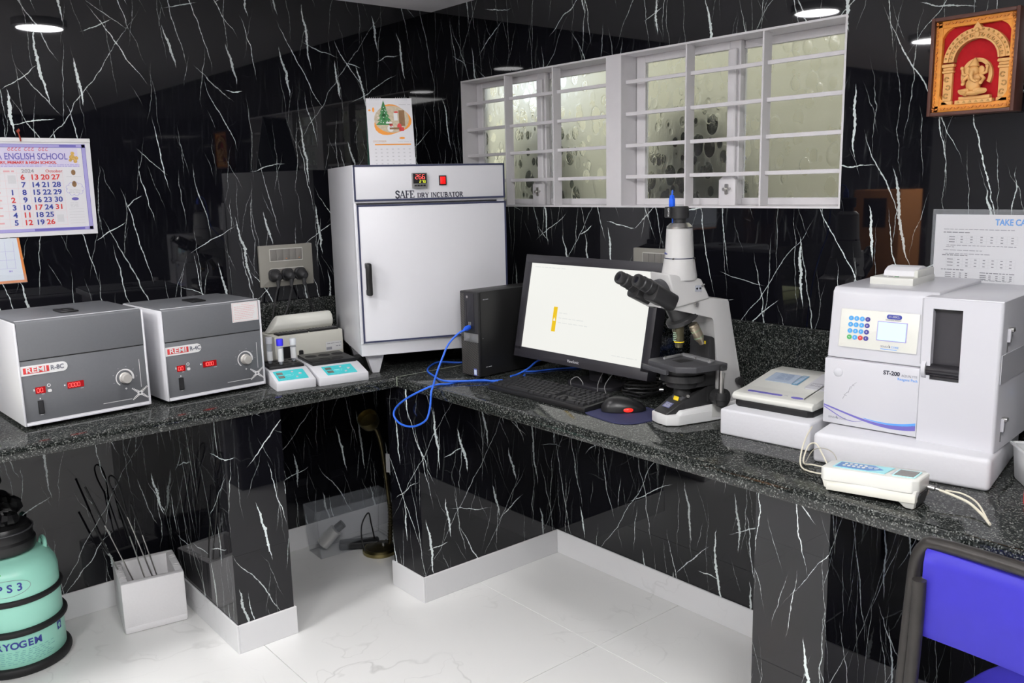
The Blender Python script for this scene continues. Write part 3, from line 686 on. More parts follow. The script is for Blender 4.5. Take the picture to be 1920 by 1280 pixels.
# ------------------------------------------------------------------ dry bath blocks with teal panels
def wedge(b, W, D, zf, y1, z1, bev=.002):
    pts = [(0, 0), (0, zf), (y1, z1), (D, z1), (D, 0)]
    return b.prism(F((0, 0, 0), (0, 1, 0), (0, 0, 1)), pts, W, 0, bev)
def teal_panel(t, W, zf, y1, z1, x0, x1, scale=1.0):
    L = math.hypot(y1, z1 - zf); v = (0, y1 / L, (z1 - zf) / L)
    M = F((0, 0, zf), (1, 0, 0), v)
    a, c = 0.13 * L, 0.86 * L
    p = obj('control_panel', B().rect(M, (x0 + x1) / 2, (a + c) / 2, x1 - x0, c - a, .0010, .002), mt['teal'], t)
    w = x1 - x0; M2 = M @ Matrix.Translation((0, 0, .0010))
    for f in (.34, .70): obj('readout', B().rect(M2, x0 + w * .17, a + (c - a) * f, w * .20, (c - a) * .24, .0006), mt['lcd'], p)
    for fx, fy, r in ((.60, .78, .0042), (.82, .52, .0056), (.66, .22, .0042)): obj('button', B().disc(M2, x0 + w * fx, a + (c - a) * fy, r, .0016, 16), mt['white_plastic'], p)
    b = B(); b.lines(M2, x0 + w * .32, x0 + w * .60, a + (c - a) * .50, .0030, .0003, random.Random(1), .03); b.lines(M2, x0 + w * .36, x0 + w * .56, a + (c - a) * .38, .0012, .0003, random.Random(2), .01)
    for f in (.12, .15): b.lines(M2, x0 + w * .10, x0 + w * .40, a + (c - a) * .08, .001, .0003, random.Random(3), .01)
    obj('panel_print', b, P('pale_teal_ink', (.42, .78, .80), .5, grain=.02), p)
BATH1 = ((-1.0484, -.5472, HC), -10.6)
t = thing('dry_bath', 'smaller grey dry block heater with teal panel, holding the sample tubes', 'dry bath', BATH1[0], BATH1[1])
W1 = .1293
b = B(); wedge(b, W1, .25, .028, .100, .052); obj('body', b, mt['white_metal'], t)
teal_panel(t, W1, .028, .100, .052, .010, .110)
blk = obj('tube_block', B().box(.006, W1 - .006, .108, .235, .052, .061, .0015), mt['black'], t)
for i in range(4):
    for j in range(3):
        M = TOP(.024 + i * .027, .128 + j * .038, .0606); obj('hole', B().ring(M, 0, 0, .0085, .0100, .0012, n=16).disc(M, 0, 0, .0085, .0006, 16), mt['rubber'], blk)
BATH2 = ((-.9125, -.5776, HC), -9.6)
t = thing('dry_bath', 'wider grey dry block heater with teal panel and an empty black block of five wells', 'dry bath', BATH2[0], BATH2[1])
W2 = .1726
b = B(); wedge(b, W2, .30, .0275, .095, .050); obj('body', b, mt['white_metal'], t)
teal_panel(t, W2, .0275, .095, .050, .034, .138)
b = B(); b.box(.012, W2 - .006, .100, .275, .050, .062, .0015); blk = obj('well_block', b, mt['black'], t)
for x, y in ((.042, .215), (.090, .215), (.138, .215), (.066, .140), (.114, .140)):
    wl = obj('well', B().disc(TOP(x, y, .0616), 0, 0, .0185, .0007, 24).ring(TOP(x, y, .0616), 0, 0, .0185, .0205, .0010, n=24), mt['rubber'], blk)
# beige unit behind with a raised padded lid
t = thing('bench_incubator', 'beige bench unit with raised white padded lid, between the dry baths and the wall', 'incubator', (-.895, -.215, HC), -2.5)
W3, D3, H3 = .272, .150, .120
b = B(); b.box(0, W3, 0, D3, 0, H3, .005); obj('body', b, mt['cream_plastic'], t)
g2 = obj('slot_strip', B().box(.020, .138, .012, .055, H3 - .001, H3 + .007, .0015), mt['black'], t); g = obj('slot_strip', B().box(.146, W3 - .012, .012, .055, H3 - .001, H3 + .007, .0015), mt['black'], t)
b = B()
for i in range(18):
    x = .026 + i * .0132
    if not .134 < x < .150: b.box(x, x + .005, .016, .050, H3 + .006, H3 + .0085)
obj('slots', b, mt['grey_panel_dark'], g)['kind'] = 'stuff'
prof = [(.0, .0), (-.012, .012), (-.016, .030), (-.010, .048), (.006, .060), (.026, .060), (.034, .045), (.034, .0)]
b = B(); b.prism(F((.004, .075, H3 + .002), (0, 1, 0), (0, 0, 1)), prof, W3 - .012, 0, .004, 2)
for v in b.bm.verts:                                   # the left end of the lid leans in
    if v.co.x < .06: v.co.x += max(0, (v.co.z - H3)) * .75
obj('padded_lid', b, P('white_pad', (.72, .72, .66), .5, grain=.02, gscale=30), t, ang=60)
obj('window_recess', B().rect(FRONT(0, 0, 0), .049, .055, .062, .050, .0012, .003), mt['black'], t)
obj('door_pull', B().rect(FRONT(0, 0, 0), .098, .045, .016, .030, .006, .004, 0, .001), mt['black'], t)
s = obj('data_sticker', B().rect(FRONT(0, 0, 0), .232, .060, .066, .034, .0006), mt['white_ink'], t)
b = B(); b.rect(FRONT(0, -.0006, 0), .212, .052, .022, .010, .0003); b.lines(FRONT(0, -.0006, 0), .240, .262, .058, .003, .0003, random.Random(4)); b.lines(FRONT(0, -.0006, 0), .204, .262, .070, .002, .0003, random.Random(5))
obj('sticker_print', b, mt['ink_grey'], s)
obj('teal_label', B().rect(FRONT(0, 0, 0), .040, .016, .055, .016, .0008), mt['teal'], t)

# sample tubes standing in the small block
def tube_thing(lx, ly, label, cap, capm, h, fill):
    o = Matrix.Translation(BATH1[0]) @ Matrix.Rotation(R(BATH1[1]), 4, 'Z') @ Vector((lx, ly, .0620))
    t = thing('sample_tube', label, 'tube', o, 0)
    obj('tube', B().lathe([(0.003, 0), (.0070, .006), (.0092, .016), (.0095, h)], ID, 18), mt['tube_clear'], t)
    if cap: obj('cap', B().lathe([(.0112, h - .008), (.0115, h + .011), (.0105, h + .014), (0, h + .014)], ID, 18), capm, t)
    if fill:
        b = B(); b.lathe([(.0096, .012), (.0099, .012), (.0099, .012 + fill), (.0096, .012 + fill)], ID, 18); obj('paper_label', b, mt['white_ink'], t)
tube_thing(.051, .128, 'clear sample tube with a bright blue cap standing in the black block', True, mt['cap_blue'], .074, .044)
tube_thing(.024, .166, 'cloudy white-capped sample tube half hidden behind the second centrifuge', True, mt['white_plastic'], .078, .030)
tube_thing(.105, .166, 'clear sample tube with a white label, nearest the beige unit', True, P('clear_cap', (.75, .77, .80), .3, grain=.02), .066, .038)

# ------------------------------------------------------------------ switch plate with three plugs (left wall)
def switch_plate(loc, yaw, label, W, H):
    t = thing('switch_plate', label, 'socket', loc, yaw)
    obj('plate', B().rect(FRONT(0, 0, 0), 0, 0, W, H, .010, .003, 0, .0015), mt['plate'], t)
    M = FRONT(0, -.010, 0)
    for zc in (.26, -.21):
        b = B(); z = zc * H; w, h = W * .61, H * .29
        for x0, y0, ww, hh in ((0, h / 2, w, .003), (0, -h / 2, w, .003), (-w / 2, 0, .003, h), (w / 2, 0, .003, h)): b.rect(M, x0, z + y0, ww, hh, .0018)
        obj('module_rim', b, P('satin_rim', (.55, .54, .50), .35, grain=.02), t)
        n = 5
        for i in range(n if zc > 0 else 3):
            nn = n if zc > 0 else 3
            m = obj('switch' if zc > 0 else 'socket', B().rect(M, -w / 2 + w * (i + .5) / nn, z, w / nn - .0015, h - .004, .0022 if zc > 0 else .0010, .001, 0, .0005), mt['plate_inner'], t)
            if zc > 0 and i in (2, 4): obj('indicator', B().rect(FRONT(0, -.0122, 0), -w / 2 + w * (i + .5) / nn, z - h * .32, .006, .003, .0005), P('amber_indicator', (.55, .22, .10), .4, grain=.02), m)
    return t
switch_plate((-.730, -.0005, 1.157), 0, 'taupe switch plate on the left wall with three black plugs in it', .220, .158)
rnd = random.Random(11)
paths = [[(-.790, -.055, 1.085), (-.800, -.050, 1.05), (-.815, -.045, .98), (-.835, -.045, .90), (-.90, -.05, .83), (-.97, -.06, .806), (-1.00, -.10, .806)],
         [(-.735, -.060, 1.085), (-.742, -.055, 1.05), (-.765, -.050, .98), (-.80, -.045, .93), (-.88, -.05, .87), (-1.0, -.07, .83), (-1.02, -.10, .806)],
         [(-.680, -.060, 1.088), (-.672, -.055, 1.05), (-.655, -.045, 1.00), (-.625, -.035, .95), (-.585, -.030, .90), (-.54, -.03, .86), (-.50, -.03, .83)]]
names = ('leftmost of the three black plugs in the left switch plate', 'middle one of the three black plugs in the left switch plate', 'rightmost black plug in the left switch plate, its cord running behind the white incubator')
for (x, pth, lab) in zip((-.787, -.733, -.680), paths, names):
    t = thing('power_plug', lab, 'plug', (0, 0, 0))
    b = B(); M = FRONT(x, -.0125, 1.122)
    b.rect(M, 0, 0, .046, .048, .014, .016, 0, .003)
    b.turn((x, -.026, 1.122), (x, -.062, 1.116), [(.021, 0), (.020, .4), (.015, .85), (.009, 1.0), (0, 1.0)], 20)
    b.turn((x, -.050, 1.116), (x - .004, -.055, 1.078), [(.0095, 0), (.0085, .3), (.0055, 1.0), (0, 1)], 12)
    obj('body', b, mt['plug'], t)
    obj('cord', B().tube(pth, .0035, 8, smooth=6), mt['plug'], t)

# ------------------------------------------------------------------ tall dry incubator
t = thing('laboratory_incubator', 'tall white dry incubator cabinet with black door handle, in the corner', 'incubator', (-.7325, -.5504, .87), -19.63)
W, D, H = .535, .520, .648
obj('cabinet', B().box(0, W, 0.002, D, 0, H, .003), mt['white_metal'], t)
def framed(name, x0, x1, z0, z1, th, parent, bw=.0058):
    f = obj(name, B().box(x0, x1, -th, 0.003, z0, z1, .002), mt['white_metal'], parent)
    M = FRONT(0, -th, 0); b = B()
    for cx, cz, w, h in (((x0 + x1) / 2, z1 - bw / 2, x1 - x0, bw), ((x0 + x1) / 2, z0 + bw / 2, x1 - x0, bw), (x0 + bw / 2, (z0 + z1) / 2, bw, z1 - z0), (x1 - bw / 2, (z0 + z1) / 2, bw, z1 - z0)): b.rect(M, cx, cz, w, h, .0012)
    obj('trim_strip', b, mt['navy'], f)
    return f
cp = framed('control_panel', .002, W + .001, .5285, .6475, .004, t)
dr = framed('door', .006, W - .001, .049, .5165, .016, t)
obj('door_edge', B().box(-.003, .006, -.014, .006, .046, .523, .002), mt['white_metal'], dr)
obj('door_gap', B().box(.008, W - .03, -.003, .002, .5175, .5225), mt['black_matte'], t)
b = B(); hx = .030
b.box(hx - .009, hx + .011, -.050, -.030, .214, .324, .006, 3); b.box(hx - .008, hx + .010, -.040, -.016, .214, .234, .004); b.box(hx - .008, hx + .010, -.040, -.016, .304, .324, .004)
obj('handle', b, mt['black'], dr)
M = FRONT(0, -.004, 0)
d = obj('temperature_controller', B().rect(M, .2265, .5925, .052, .052, .010, .002, 0, .001), P('controller_bezel', (.20, .20, .20), .4, grain=.03), t)
Md = FRONT(0, -.014, 0)
obj('display_window', B().rect(Md, .2265, .600, .046, .033, .0006), mt['black'], d)
b = B(); seg_digits(b, FRONT(0, -.0146, 0), .2115, .5985, .0082, .0140, '266'); obj('red_digits', b, mt['red_led'], d)
b = B(); seg_digits(b, FRONT(0, -.0146, 0), .2250, .5855, .0052, .0085, '278'); obj('yellow_digits', b, mt['yellow_led'], d)
for i in range(4): obj('key', B().rect(Md, .2110 + i * .0103, .5765, .008, .0055, .001), mt['black'], d)
s = obj('power_switch', B().rect(M, .309, .5925, .026, .033, .004, .001, 0, .001), mt['black'], t)
obj('lit_rocker', B().rect(FRONT(0, -.008, 0), .309, .5925, .018, .025, .003, .001, 0, .001), mt['red_lamp'], s)
b = B(); x = serif(b, M, 'SAFE', .1420, .0235, .19); x = serif(b, M, 'DRY INCUBATOR', .2180, .0155, .19); 
k = (.3818 - .218) / (x - .218)
for v in b.bm.verts:
    v.co.z += .5362
    if v.co.x > .2165: v.co.x = .218 + (v.co.x - .218) * k
obj('lettering', b, mt['ink'], t, flat=True)
for x0, x1, y0 in ((.034, .078, .050), (W - .078, W - .034, .050), (.034, .078, D - .10), (W - .078, W - .034, D - .10)):
    b = B(); k = .010
    b.hexa([(x0 + k, y0, -.0695), (x1 - k, y0, -.0695), (x1 - k, y0 + .045, -.0695), (x0 + k, y0 + .045, -.0695), (x0 - k, y0 - .005, 0), (x1 + k, y0 - .005, 0), (x1 + k, y0 + .05, 0), (x0 - k, y0 + .05, 0)])
    obj('leg', b, mt['white_metal'], t)

# desk calendar on the incubator
INCZ = .87 + .648
t = thing('desk_calendar', 'tent desk calendar with a Christmas tree picture standing on the white incubator', 'calendar', (-.5430, -.5060, INCZ), -27)
t.scale = (1.12, 1.12, 1.12)
wc, hc_ = .142, .205
b = B(); v = Vector((0, .050, hc_)).normalized()
def face(o, sgn): return F(o, (1, 0, 0), (0, sgn * .05 / math.hypot(.05, hc_), hc_ / math.hypot(.05, hc_)))
Mf = face((0, 0, .001), 1)
L = math.hypot(.05, hc_)
stand = obj('stand', B().prism(F((-wc / 2, 0, 0), (0, 1, 0), (0, 0, 1)), [(.003, .0005), (.1, .0005), (.052, hc_ - .002), (.050, hc_ - .002), (.094, .003), (.006, .003)], wc), P('dark_green_card', (.015, .07, .05), .6, grain=.05), t)
b = B(); b.rect(Mf, 0, L / 2, wc, L, .0022)
pg = obj('page', b, mt['paper'], t)
Mp = Mf @ Matrix.Translation((0, 0, .0022))
def pc(px, py): return ((px - 400) / 462 * wc * .98 - .004, L * (1 - (py - 95) / 672))       # from the close view of the page
b = B()
pts = []
for a in range(0, 360, 12):
    r = 1 + .10 * math.cos(R(3 * a + 40)) + .05 * math.sin(R(2 * a)); pts.append((.006 + .0565 * r * math.cos(R(a)), L * .672 + .0475 * r * math.sin(R(a))))
b.prism(Mp, pts, .0003)
for dx, dy, r0, r1 in ((-.050, L * .875 - .010, .0035, .008), (-.062, L * .82, .004, .003), (.034, L * .40, .009, .0035)): b.disc(Mp, dx, dy, r0, .0003, 12, 0, r1)
b.rect(Mp, .004, L * .305, .112, .0042, .0003)
obj('orange_print', b, mt['orange'], pg)
M3 = Mp @ Matrix.Translation((0, 0, .0003))
b = B(); b.disc(M3, .005, L * .685, .054, .0002, 24, 0, .043); pic = obj('picture', b, P('picture_cream', (.52, .44, .32), .6, grain=.3, gscale=150), pg)
M4 = M3 @ Matrix.Translation((0, 0, .0002)); b = B()
for i in range(5): b.prism(M4, [(-.018 - .026 + i * .0045, L * .60 + i * .013), (-.018 + .026 - i * .0045, L * .60 + i * .013), (-.018, L * .60 + i * .013 + .026)], .0002)
obj('tree_print', b, mt['green_ink'], pic)
b = B(); rnd = random.Random(9)
for i in range(16): b.disc(M4 @ Matrix.Translation((0, 0, .0002)), -.018 + rnd.uniform(-.02, .02), L * .60 + rnd.uniform(.002, .06), .0016, .0001, 8)
b.rect(M4, -.004, L * .63, .018, .005, .0004); b.disc(M4, .000, L * .545, .010, .0002, 12, 0, .011); b.rect(M4, .018, L * .72, .012, .024, .0002); obj('white_print', b, mt['white_ink'], pic)
b = B(); b.disc(M4, .002, L * .60, .006, .0002, 10); b.disc(M4, .028, L * .575, .007, .0002, 10, 0, .010); b.rect(M4, .034, L * .535, .016, .012, .0002, .003); b.disc(M4, .020, L * .79, .007, .0002, 10, 0, .003); obj('red_print', b, mt['red_ink'], pic)
b = B(); b.rect(M4, .037, L * .70, .018, .050, .0001); b.rect(M4, .012, L * .545, .03, .006, .0003); obj('brown_print', b, mt['brown_ink'], pic)
txt('DECEMBER', .0085, Mp @ Matrix.Translation((-.036, L * .352, 0)), P('tan_ink', (.66, .48, .34), .6, grain=.02), pg)
b = B(); rnd = random.Random(5); b.lines(Mp, .030, .066, L * .905, .0026, .0003, rnd, .02); b.lines(Mp, .020, .062, L * .345, .001, .0003, rnd)
for r_ in range(5):
    for c_ in range(7): b.rect(Mp, -.050 + c_ * .0175, L * .235 - r_ * .0115, .0055, .0030, .0003)
obj('date_print', b, mt['ink_pale'], pg)
for c0 in (-.043, .038):
    for i in range(6): obj('wire_ring', B().ring(SIDE(c0 - .0165 + i * .0066, .0505, hc_ - .001), 0, 0, .0052, .0062, .0008, n=12), mt['white_metal'], t)

# ------------------------------------------------------------------ wall calendars
def WY(x, z, y=-.004): return FRONT(x, y, z)
t = thing('wall_calendar', 'large school wall calendar showing October 2024, hung on the left wall', 'calendar', (0, 0, 0))
b = B(); X0, X1 = -1.846, -1.395
M = FRONT(0, -.003, 0)
b.prism(M, [(X0, 1.3135), (X1 - .002, 1.3135), (X1 + .002, 1.6200), (X0, 1.6240)], .0015)
sh = obj('sheet', b, mt['paper'], t)
b = B(); b.box(X0, X1 + .0025, -.0075, -.002, 1.609, 1.6225, .002); obj('top_binding', b, P('binding_white', (.74, .73, .74), .5, grain=.02), t)
M = FRONT(0, -.0045, 0)
b = B(); bx0, bx1, bz0, bz1 = X0 + .016, -1.4095, 1.3285, 1.6030
for cx, cz, w, h in (((bx0 + bx1) / 2, bz1 - .005, bx1 - bx0, .010), ((bx0 + bx1) / 2, bz0 + .005, bx1 - bx0, .010), (bx0 + .0055, (bz0 + bz1) / 2, .011, bz1 - bz0), (bx1 - .0055, (bz0 + bz1) / 2, .011, bz1 - bz0)): b.rect(M, cx, cz, w, h, .0003)
obj('border', b, mt['violet_pale'], sh)
b = B(); b.rect(M, -1.49 - .02, bz0 + .005, .075 * 2, .007, .0005); b.rect(M, -1.462, bz1 - .005, .05, .006, .0005)
for (cx, cz, w, h) in (((bx0 + bx1) / 2, bz1, bx1 - bx0, .0012), ((bx0 + bx1) / 2, bz1 - .010, bx1 - bx0, .0012), (bx1, (bz0 + bz1) / 2, .0012, bz1 - bz0), (bx1 - .011, (bz0 + bz1) / 2, .0012, bz1 - bz0), ((bx0 + bx1) / 2, bz0, bx1 - bx0, .0012)): b.rect(M, cx, cz, w, h, .0005)
obj('border_line', b, mt['violet_ink'], sh)
b = B(); b.rect(M, (X0 - 1.422) / 2, 1.5610, -1.422 - X0 - .024, .060, .0002); obj('header_band', b, mt['lilac'], sh)
M = FRONT(0, -.0047, 0)
txt('A ENGLISH SCHOOL', .0285, FRONT(-1.4655, -.0047, 1.5640), mt['violet_ink'], sh, align='RIGHT', bold=.0003, sx=.775)
txt('NURSERY, PRIMARY & HIGH SCHOOL', .0115, FRONT(-1.5000, -.0047, 1.5455), mt['red_ink'], sh, align='RIGHT', bold=.0004, sx=1.02)
b = B(); rnd = random.Random(21)
for x in (-1.632, -1.622, -1.612, -1.602, -1.585, -1.575, -1.565, -1.545, -1.535, -1.525):   # regional script line
    b.ring(M, x, 1.5855, .0026, .0040, .0003, rnd.choice((0, 40, 90)), 330, 10); b.rect(M, x + .001, 1.5915, .006, .0013, .0003)
obj('script_print', b, mt['red_ink'], sh)
b = B(); b.lines(M, -1.66, -1.545, 1.5345, .0022, .0003, rnd, .010); b.lines(M, -1.66, -1.53, 1.5385, .0018, .0003, rnd, .010); b.lines(M, -1.522, -1.432, 1.5385, .0022, .0003, rnd, .010); b.lines(M, -1.525, -1.432, 1.5340, .0022, .0003, rnd, .010); b.lines(M, -1.64, -1.56, 1.5520, .0012, .0003, rnd, .01)
obj('small_print', b, mt['violet_pale'], sh)
b = B()
for r0, (cx, cz) in ((.006, (-1.4495, 1.5745)), (.009, (-1.4515, 1.562)), (.006, (-1.439, 1.560)), (.006, (-1.443, 1.550)), (.005, (-1.458, 1.553))): b.disc(M, cx, cz, r0, .0003, 10)
obj('emblem', b, P('gold_ink', (.60, .38, .10), .6, grain=.5, gscale=200), sh)
# date grid
b = B(); gx0, gx1 = -1.830, -1.4855; zt = 1.5255; pitch = .0237
for i in range(9): b.rect(M, (gx0 + gx1) / 2, zt - .0125 * (i > 0) - pitch * max(0, i - 1), gx1 - gx0, .0006, .0002)
cols = [-1.6700, -1.6355, -1.6015, -1.5675, -1.5365, -1.5055]
for x in [gx0] + [c - .0168 for c in cols] + [gx1]: b.rect(M, x, 1.4325, .0006, .182, .0002)
obj('grid_lines', b, P('pink_ink', (.74, .52, .54), .6, grain=.02), sh)
txt('2024', .0150, FRONT(-1.5865, -.0047, 1.5190), mt['ink_grey'], sh, bold=.0003, sx=1.2)
txt('October', .0125, FRONT(-1.5105, -.0047, 1.5188), mt['red_ink'], sh, sx=1.15)
b = B(); b.lines(M, -1.655, -1.625, 1.5190, .005, .0003, rnd, .02)
for i in range(7): b.lines(M, -1.685, -1.668, 1.5000 - pitch * i, .005, .0003, rnd, .02)
obj('day_names', b, P('faded_red', (.70, .38, .40), .6, grain=.02), sh)
red = {6, 13, 20, 27, 2, 17, 31, 11, 12, 26}
for d_ in range(1, 32):
    k = d_ + 1                                   # the first is a Tuesday; rows run Sunday to Saturday
    row, col = k % 7, k // 7
    txt(str(d_), .0225, FRONT(cols[1 + col] + .0008 * row * .5 - .0015, -.0047, 1.4995 - row * pitch), mt['red_ink'] if d_ in red else mt['blue_ink'], sh, 'figure', bold=.0006, sx=1.12)
gm = P('pale_grey_ink', (.60, .60, .62), .6, grain=.05, gscale=300); obj('grey_box', B().rect(M, cols[1] + .002, 1.4935, .022, .026, .0003), gm, sh); obj('grey_box', B().rect(M, cols[5], 1.4995 - 5.55 * pitch, .020, .024, .0003), gm, sh)
# right hand column
b = B(); b.disc(M, -1.4530, 1.5140, .0066, .0003, 14, 0, .0090); b.disc(M, -1.4535, 1.4770, .007, .0003, 12, 0, .010); obj('portrait_print', b, mt['brown_ink'], sh)
b = B()
for k in range(9):
    a0 = 40 * k; b.ring(M, -1.4530 + .0205 * math.cos(R(a0)), 1.4610 + .0150 * math.sin(R(a0)), .0068, .0078, .0003, a0 - 85, a0 + 85, 8)
obj('cloud_outline', b, mt['violet_pale'], sh)
b = B(); b.disc(M, -1.4555, 1.4290, .011, .0004, 14, 0, .0050); obj('oval_print', b, mt['violet_ink'], sh)
b = B()
for z in (1.459, 1.4545, 1.450): b.lines(M, -1.470, -1.437, z, .0014, .0003, rnd, .012)
for z in (1.4165, 1.412, 1.4075, 1.403): b.lines(M, -1.472, -1.448, z, .0012, .0003, rnd, .012)
for z in (1.396, 1.387, 1.378, 1.369, 1.360, 1.351): b.rect(M, -1.455, z, .045, .0008, .0003)
b.lines(M, -1.475, -1.43, 1.500, .0014, .0003, rnd, .02)
obj('column_print', b, mt['ink_pale'], sh)
b = B(); b.tube([(-1.597, -.001, 1.640), (-1.599, -.012, 1.648), (-1.602, -.014, 1.640), (-1.599, -.011, 1.628), (-1.597, -.0095, 1.617), (-1.5965, -.009, 1.611)], .0022, 8, smooth=4)
b.cyl((-1.600, -.0005, 1.642), (-1.600, -.016, 1.644), .0045, .0035, 10)
obj('hook', b, P('rusty_red_hook', (.30, .035, .015), .5, grain=.3), t)

t = thing('wall_calendar', 'orange-bordered sheet calendar in plastic hanging below the school calendar', 'calendar', (0, 0, 0))
b = B(); M = FRONT(0, -.0015, 0); b.prism(M, [(-1.96, 1.168), (-1.6235, 1.1700), (-1.6330, 1.3115), (-1.96, 1.3115)], .0010); sh = obj('border_sheet', b, P('orange_border', (.66, .22, .055), .5, grain=.15, gscale=60), t)
M = FRONT(0, -.0025, 0); obj('page', B().prism(M, [(-1.96, 1.1765), (-1.6315, 1.1780), (-1.6400, 1.3115), (-1.96, 1.3115)], .0004), P('blue_white_paper', (.62, .67, .74), .4, grain=.03), sh)
M = FRONT(0, -.0029, 0); b = B()
for x in (-1.652, -1.676, -1.70): b.rect(M, x, 1.258, .0007, .085, .0002)
for z in (1.2160, 1.243, 1.27): b.rect(M, -1.72, z, .14, .0007, .0002)
b.lines(M, -1.672, -1.662, 1.2075, .005, .0002, rnd, .004)
obj('grid_lines', b, mt['violet_pale'], sh)
obj('clear_strip', B().box(-1.96, -1.6245, -.0040, -.0032, 1.168, 1.197), mt['clear'], sh)

# ================================================================== right worktop
def stuff(o): o['kind'] = 'stuff'; return o
def local(loc, yaw): return Matrix.Translation(loc) @ Matrix.Rotation(R(yaw), 4, 'Z')

# ------------------------------------------------------------------ computer
PC = ((-.4717, -.7742, HC), -87.06)
t = thing('desktop_computer', 'slim black desktop computer standing upright between incubator and monitor', 'computer', PC[0], PC[1])
W, D, H = .0926, .290, .293
obj('case', B().box(.001, W - .001, .012, D, .004, H, .002), mt['pc'], t)
for y in (.03, D - .04): obj('foot', B().box(.008, W - .008, y, y + .02, 0, .004), mt['rubber'], t)
bz = obj('front_bezel', B().box(0, W, 0, .012, .004, H, .003), mt['black_matte'], t)
M = FRONT(0, 0, 0)
obj('upper_grille', B().rect(M, .013, .205, .020, .160, .0006), mt['grille'], bz)
obj('lower_grille', B().rect(M, .047, .072, .084, .128, .0006), mt['grille'], bz)
dv = obj('drive_bay', B().rect(M, .050, .233, .046, .108, .0016, .001, 0, .0005), mt['bezel'], bz)
obj('drive_slot', B().rect(FRONT(0, -.0016, 0), .034, .225, .002, .07, .0005), mt['black'], dv)
obj('power_button', B().disc(M, .040, .2745, .0045, .002, 14), mt['metal'], bz)
pp = obj('port_panel', B().rect(M, .050, .172, .046, .045, .0010, .001), mt['black'], bz)
obj('usb_port', B().rect(FRONT(0, -.001, 0), .047, .184, .005, .012, .0012), mt['metal'], pp)
obj('usb_port', B().rect(FRONT(0, -.001, 0), .055, .184, .005, .012, .0012), mt['metal'], pp)
lb = obj('logo_bar', B().rect(M, .0555, .137, .073, .029, .0028, .001, 0, .0006), P('brushed_silver', (.30, .30, .30), .35, metal=.7, grain=.06, gscale=100), bz)
Ml = FRONT(0, -.0028, 0); b = B(); b.ring(Ml, .040, .137, .0080, .0088, .0003, n=20); obj('badge_ring', b, mt['ink_grey'], lb)
txt('DELL', .0062, FRONT(.040, -.0028, .137), mt['ink_grey'], lb, sx=.95)
sk = obj('sticker', B().rect(M, .072, .020, .016, .024, .0009), P('sticker_blue', (.10, .12, .40), .4, grain=.03), bz)
obj('sticker_label', B().rect(FRONT(0, -.0009, 0), .072, .0195, .012, .017, .0003), P('pale_blue', (.62, .70, .82), .4, grain=.03), sk)
Ms = SIDE(W - .001, 0, 0); b = B(); rnd = random.Random(3)
b.lines(Ms, .024, .048, .266, .0030, .0004, rnd, .012); stuff(obj('side_print', b, mt['ink_grey'], t))
b = B(); b.lines(Ms, .030, .056, .035, .0020, .0004, rnd, .012); b.rect(Ms, .020, .135, .002, .002, .0006); stuff(obj('side_marks', b, mt['ink_pale'], t))

# ------------------------------------------------------------------ monitor
MON = (-.3170, -1.2194, 1.041); MW, MH, TILT = .584, .343, R(11.5)
t = thing('computer_monitor', 'wide black monitor with a lit white screen, standing behind the keyboard', 'monitor', (MON[0], MON[1], HC), -89.1)
zc = MON[2] - HC
Mm = F((0, 0, zc), (1, 0, 0), (0, math.sin(TILT), math.cos(TILT)))
b = B(); b.rect(Mm, 0, 0, MW, MH, .008, .004, -.030, .003); b.rect(Mm, 0, -.01, MW * .6, MH * .55, -.028, .02, -.052, .008)
hs = obj('housing', b, mt['bezel'], t)
bw, bt, bb_ = .030, .027, .034
b = B()
for cx, cy, w, h in ((0, MH / 2 - bt / 2, MW, bt), (0, -MH / 2 + bb_ / 2, MW, bb_), (-MW / 2 + bw / 2, 0, bw, MH - .05), (MW / 2 - bw / 2, 0, bw, MH - .05)): b.rect(Mm, cx, cy, w, h, .0115, .002, .006, .0008)
obj('bezel', b, mt['bezel'], hs)
sy = (bb_ - bt) / 2; sw_, sh_ = MW - 2 * bw, MH - bt - bb_
Msn = Mm @ Matrix.Translation((0, 0, .0082))
sc = obj('screen', B().rect(Msn, 0, sy, sw_, sh_, .0006), mt['screen'], t)
Ms2 = Mm @ Matrix.Translation((0, 0, .0088))
yb = obj('warning_bar', B().rect(Ms2, -.5 * sw_ + .267 * sw_, sy - .035, .0175, .080, .0004), mt['screen_yellow'], sc)
bx = -.5 * sw_ + .267 * sw_
b = B(); b.prism(Ms2 @ Matrix.Translation((0, 0, .0004)), [(bx - .0055, sy - .040), (bx + .0055, sy - .040), (bx, sy - .029)], .0003); obj('warning_triangle', b, mt['screen'], yb)
b = B(); rnd = random.Random(8)
b.lines(Ms2, bx + .018, bx + .055, sy - .013, .0022, .0003, rnd, .02); b.lines(Ms2, bx + .018, bx + .13, sy - .029, .0022, .0003, rnd, .02); b.lines(Ms2, bx + .018, bx + .155, sy - .044, .0022, .0003, rnd, .02)
stuff(obj('screen_print', b, mt['screen_faint'], sc))
b = B(); b.lines(Ms2, -sw_ / 2 + .018, -sw_ / 2 + .16, sh_ / 2 + sy - .012, .0025, .0003, rnd, .02); b.lines(Ms2, sw_ / 2 - .12, sw_ / 2 - .02, -sh_ / 2 + sy + .022, .0020, .0003, rnd, .02)
stuff(obj('title_print', b, mt['screen_faint'], sc))
txt('ViewSonic', .0125, Mm @ Matrix.Translation((-.012, -MH / 2 + .015, .0115)), mt['ink_pale'], hs)
b = B(); b.box(-.03, .03, .046, .075, .012, zc + .03, .006); nk = obj('neck', b, mt['bezel'], t)
obj('stand_base', B().rect(TOP(0, 0, 0), 0, .055, .20, .14, .013, .06, 0, .003), mt['bezel'], t)

